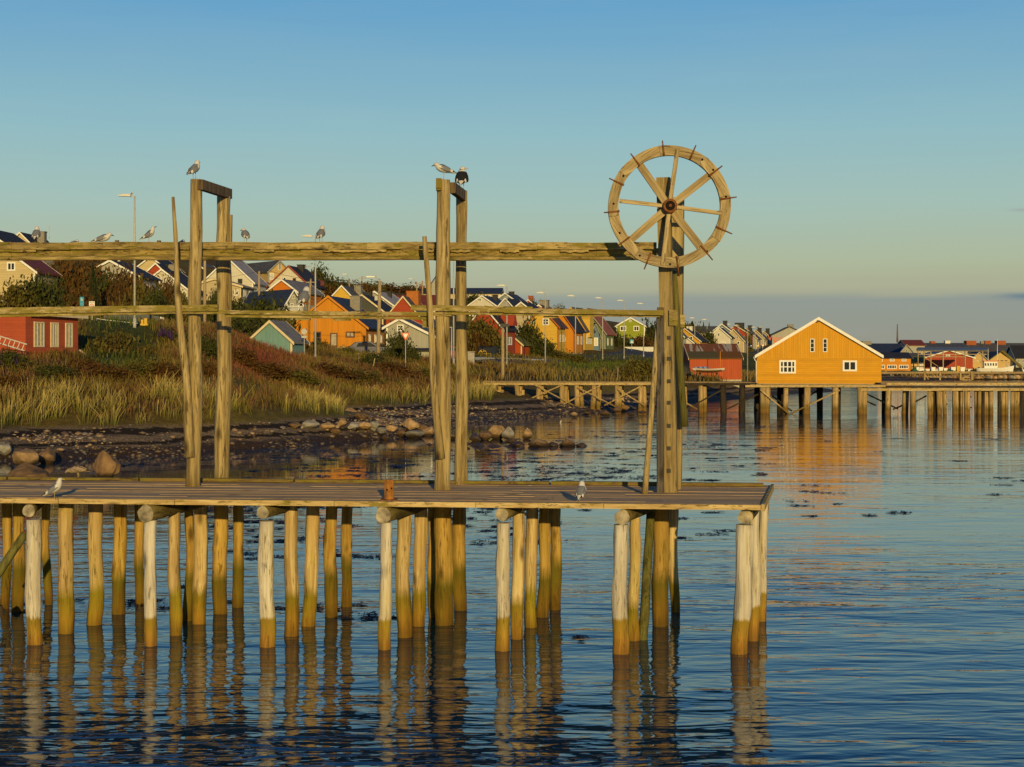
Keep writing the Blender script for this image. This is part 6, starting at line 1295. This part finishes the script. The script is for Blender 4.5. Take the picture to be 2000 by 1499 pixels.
# ------------------------------------------------------------------ far harbour on the right
qd_ = empty('harbour_quay',P(1850,728,304),'low timber quay along the far harbour front','quay'); m = MB(); a = P(1716,727.6,303.5); b = P(2300,727.6,303.5); m.bar(a,b,5.0,.25); m.bar(a+Vector((0,-2.55,-.12)),b+Vector((0,-2.55,-.12)),.12,.30); m.build('quay_deck',PIERK,qd_)
for i in range(14): q = P(1718+i*8.6,730,301.6); MB().tube([(q.x,q.y,-.3),(q.x,q.y,1.25)],[.16,.15],7).build('pile',PIERW,qd_)
house('long navy roof with two chimneys and skylights behind the warehouse',1684,1769,722,689,672,382,14,0,'grey','navy','grey',ridge='x',chim=[(1690,5,1.6,'dark'),(1704,5,2.2,'grey')],name='building',cat='building')
house('grey gabled loft between the navy roof and the drying frame',1757,1786,722,691,674,372,10,-14,'grey','slate','grey',wins=[('F',1771,686,2,5,'1')])
house('orange quay house with a dark roof and two rows of white windows',1714,1779,728,700,690,313,8,-2,'orange','black','grey',ridge='x',fnd=.1,wins=[('F',1720,704,7,5,'2'),('F',1742.5,703.5,9,5,'3'),('F',1765.5,703.5,9,5,'3'),('F',1723,717,9,8,'2'),('F',1742,717,18,8,'4'),('F',1765,717,18,8,'4')])
e = house('dark red roof with a tall mast behind the drying frame',1770,1806,690,675,665,425,10,0,'grey','red','grey',ridge='x'); MB().tube([(-4,4,3),(-4,4,5.5),(-4,4,8.1)],[.28,.2,.12],8).build('flue',plain('flue_brown',(0.2,0.09,0.06),.8,.2,.2),e,world=False)
house('low grey roofed sheds in the distance right of the dark red roof',1800,1890,690,679,671,452,12,0,'grey','slate','grey',ridge='x',chim=[(1832,4,1.4,'brick'),(1861,5,1.5,'white')],name='building',cat='building')
house('teal fronted yellow shed beside the orange quay house',1780,1805,724,706,697,336,6,-3,'tan','moss','grey',ridge='x',wins=[('F',1800,714,6,12,'1',CU)],name='shed',cat='shed')
house('yellow flat fronted store behind the teal shed',1780,1800,712,699,691,352,6,-3,'yellow','slate','yellow',ridge='x',name='shed',cat='shed')
house('dark red boathouse with shallow white edged gable on the quay',1806,1900,724,699,685.5,341,12,-1,'red','bluel','white',axis='x',per=.5,wins=[('F',1851.5,695.5,8,5,'4')],corner=False,ov=.5,name='boathouse',cat='boathouse')
house('tan gabled store right of the red boathouse',1896,1928,726,703,689,346,7,-4,'tan','brown','grey',wins=[('F',1903,705,2,2,'1'),('F',1910,705,4,2,'1')],name='storehouse',cat='storehouse')
house('wide tan gabled store with three dark slits',1931,1977,726,704,688,351,9,-4,'tan','brown','dark',wins=[('F',1949,705,4,1.6,'1',DK),('F',1957,705,5,1.6,'1',DK),('F',1965,705,5,1.6,'1',DK)],name='storehouse',cat='storehouse')
house('huge dark roofed building with three brick chimneys on the right skyline',1884,2060,716,692,671,465,16,0,'bluegrey','slate','grey',ridge='x',ov=.3,chim=[(1910,5,3.0,'brick'),(1944,5,1.8,'brick'),(1970,5,2.6,'brick'),(1934,4,1.0,'grey')],wins=[('F',1934,698,3,5,'1',CU),('F',1977,696,4,5,'1')],name='building',cat='building')
house('grey house with dark roof at the right picture edge',1984,2044,728,699,676,362,9,-3,'grey','black','grey',ridge='x',wins=[('F',1990,705,3,6,'1'),('F',1998,705,3,6,'1')])
sh = empty('drying_frame',P(1860,727,321),'open timber frame with a long grey roof in front of the red boathouse','open shed'); m = MB()
for px in (1793,1805,1818,1842,1866,1885,1919): m = MB(); a = P(px,727.5,321); b = P(px,686,321); m.bar(a,b,.22 if px in (1818,1842,1885,1919) else .16,.22,up=(0,1,0)); m.build('post',UTILW,sh)
for y0,x0,x1 in ((685.7,1791,1928),(692.5,1793,1927),(697.3,1806,1884)): m = MB(); m.bar(P(x0,y0,320.85),P(x1,y0,320.85),.14,.16); m.build('rail',UTILW,sh)
m = MB(); m.bar(P(1805,698,320.8),P(1832,716,320.8),.1,.14,up=(0,1,0)); m.bar(P(1912,703,320.8),P(1919,711,320.8),.1,.14,up=(0,1,0)); m.build('brace',UTILW,sh)
m = MB(); a,b,c,d = P(1789,685,320.3),P(1930,685,320.3),P(1927,680,326),P(1792,680,326); tk = Vector((0,0,.12)); m.poly([a,b,c,d,a+tk,b+tk,c+tk,d+tk],[(0,1,2,3),(7,6,5,4),(0,4,5,1),(1,5,6,2),(2,6,7,3),(3,7,4,0)]); m.build('roof',roofmat('bluel',RF['bluel']),sh)
cvr = empty('conveyor',P(1980,704,330),'long sloping conveyor boom before the tan store','conveyor'); m = MB(); m.bar(P(1957,686,330),P(2012,732,327),.5,.5,up=(0,1,0)); m.build('boom',plain('conveyor_olive',(0.16,0.13,0.03),.8,.2,.3),cvr); m = MB(); m.bar(P(1975,703,329),P(1975,728,329),.3,.3,up=(0,1,0)); m.build('leg',IRON,cvr)
def fboat(px,py,Y,L,yaw,label,hullm,cab,mast,trimm):
    e = empty('fishing_boat',P(px,py,Y),label,'boat',R(yaw)); m = MB(); N = 11; M = 9; vs = []
    for i in range(N):
        f = i/(N-1)*2-1; b = L*.16*(1-max(0,f)**2.2)*(.82+.18*(1-max(0,-f)**3))+.03; zt = L*(.13+.07*max(0,f)**2); 
        for j in range(M): a = j/(M-1)*2-1; q = abs(a)**2.2; vs.append((f*L/2*(.9+.1*q),b*a,-L*.05+(zt+L*.05)*q))
    m.poly(vs,[(i*M+j,i*M+j+1,(i+1)*M+j+1,(i+1)*M+j) for i in range(N-1) for j in range(M-1)]+[tuple(range(M))],0,True); m.poly([(vs[i*M][0],vs[i*M][1]*.97,vs[i*M][2]-.12) for i in range(N)]+[(vs[i*M+M-1][0],vs[i*M+M-1][1]*.97,vs[i*M+M-1][2]-.12) for i in range(N)],[(i,i+1,N+i+1,N+i) for i in range(N-1)],0); m.build('hull',hullm,e,world=False)
    cx0 = -L*.12; cw = L*.19; cl = L*.34; ch = L*.20; m = MB(); m.box((cx0,0,L*.11+ch/2),(cl,cw,ch)); c = m.build('cabin',WHITE,e,world=False); m = MB(); m.box((cx0,0,L*.11+ch+.08),(cl+.25,cw+.25,.16)); m.build('cabin_roof',trimm,c,world=False)
    for i in range(cab): window(e,(cx0-cl/2+cl*(i+.5)/cab,-cw/2,L*.11+ch*.6),(1,0,0),(0,-1,0),cl/cab*.72,ch*.42,'1',fr=.05)
    for x,h in mast: MB().tube([(x,0,L*.1),(x,0,h)],[.07,.04],6).build('mast',WHITE,e,world=False)
    m = MB(); m.tube([(L*.30,-.4,L*.17),(L*.30,-.4,L*.27),(L*.42,0,L*.29),(L*.30,.4,L*.27),(L*.30,.4,L*.17)],[.03]*5,5); m.build('bow_rail',GALV,e,world=False)
    return e
fboat(1943,729,309,7.5,-8,'white fishing boat with a red wheelhouse roof and two masts',WHITE,5,((-1.3,4.9),(.5,6.9)),SRED)
fboat(1967,732,309,3.2,12,'small white motor boat with a dark cabin near the conveyor',WHITE,2,((.3,1.9),),plain('boat_dark_roof',(0.10,0.04,0.03),.6,.3,.1)); fboat(1999,732,309,2.8,170,'small white boat cut by the right picture edge',WHITE,2,((.2,1.7),),WHITE)
# quay clutter: tubs, net heaps, crates
CL = {'white': WHITE, 'green': plain('green_net',(0.03,0.11,0.06),.9,.1,.5,8), 'yellow': trim_mat('yellow'), 'grey': CONC, 'brown': plain('brown_net',(0.16,0.10,0.04),.9,.1,.5,8)}
def clutter(px,w,h,kind,tone,label):
    b = P(px,727,312); x,z = w/2/F*312,h/F*312; m = MB()
    if kind == 'tub':
        e = empty('fish_tub',b,label,'tub',0,'fish tubs on the far quay'); m.poly([(sx_*x*k,sy_*x*k,zz_) for zz_,k in ((0,.85),(z,1.0)) for sx_,sy_ in ((-1,-1),(1,-1),(1,1),(-1,1))],[(3,2,1,0),(0,1,5,4),(1,2,6,5),(2,3,7,6),(3,0,4,7)]); m.poly([(sx_*x*.9,sy_*x*.9,z*.8) for sx_,sy_ in ((-1,-1),(1,-1),(1,1),(-1,1))],[(0,1,2,3)]); m.box((0,0,z+.03),(2.1*x,2.1*x,.07)); m.box((-x*.6,0,-.05),(.15,1.6*x,.1)); m.box((x*.6,0,-.05),(.15,1.6*x,.1)); m.build('tub_body',CL[tone],e,world=False)
    else:
        e = empty('net_pile',b,label,'net'); vs = []
        for i in range(9):
            for j in range(7): u_ = i/8*2-1; v_ = j/6*2-1; vs.append((u_*x,v_*x*.6,max(0,z*(1-u_*u_)*(1-v_*v_)*(1+.35*mnoise.noise(Vector((i*.9+px,j*.9,1)))))))
        m.poly(vs,[(i*7+j,i*7+j+1,i*7+8+j,i*7+7+j) for i in range(8) for j in range(6)],0,True); m.build('net_mesh',CL[tone],e,world=False)
for px,w,h,tn in ((1799,10,6,'white'),(1811,8,5,'white'),(1822,8,9,'white'),(1837,8,9,'white'),(1846,7,7,'white'),(1861,9,9,'white'),(1879,9,9,'white'),(1893,6,5,'white'),(1792,5,9,'white')): clutter(px,w,h,'tub',tn,'pale square fish tub standing on the far quay under the drying frame')
clutter(1871,6,11,'tub','yellow','yellow fish tub among the pale ones on the far quay')
clutter(1787,16,8,'net','green','green net heap beside the orange quay house'); clutter(1856,26,6,'net','green','long low green net heap before the red boathouse'); clutter(1829,16,5,'net','white','white sheeted heap on the quay'); clutter(1911,16,9,'net','green','round green net heap before the tan gabled store'); clutter(1804,14,5,'net','brown','brown rope heap left on the quay')
# small birds in the bay
gull(P(1032,842,88.5)-Vector((0,0,.02)),180,'small dark and white bird standing on the round stone of the spit',.75,back=GBR,bow=.8)
gull(G(1094,826)-Vector((0,0,.05)),0,'gull swimming in front of the far pier',1.0,sit=True,bow=.2)
print('objects', len(bpy.data.objects), 'top', sum(1 for o in bpy.data.objects if o.parent is None))
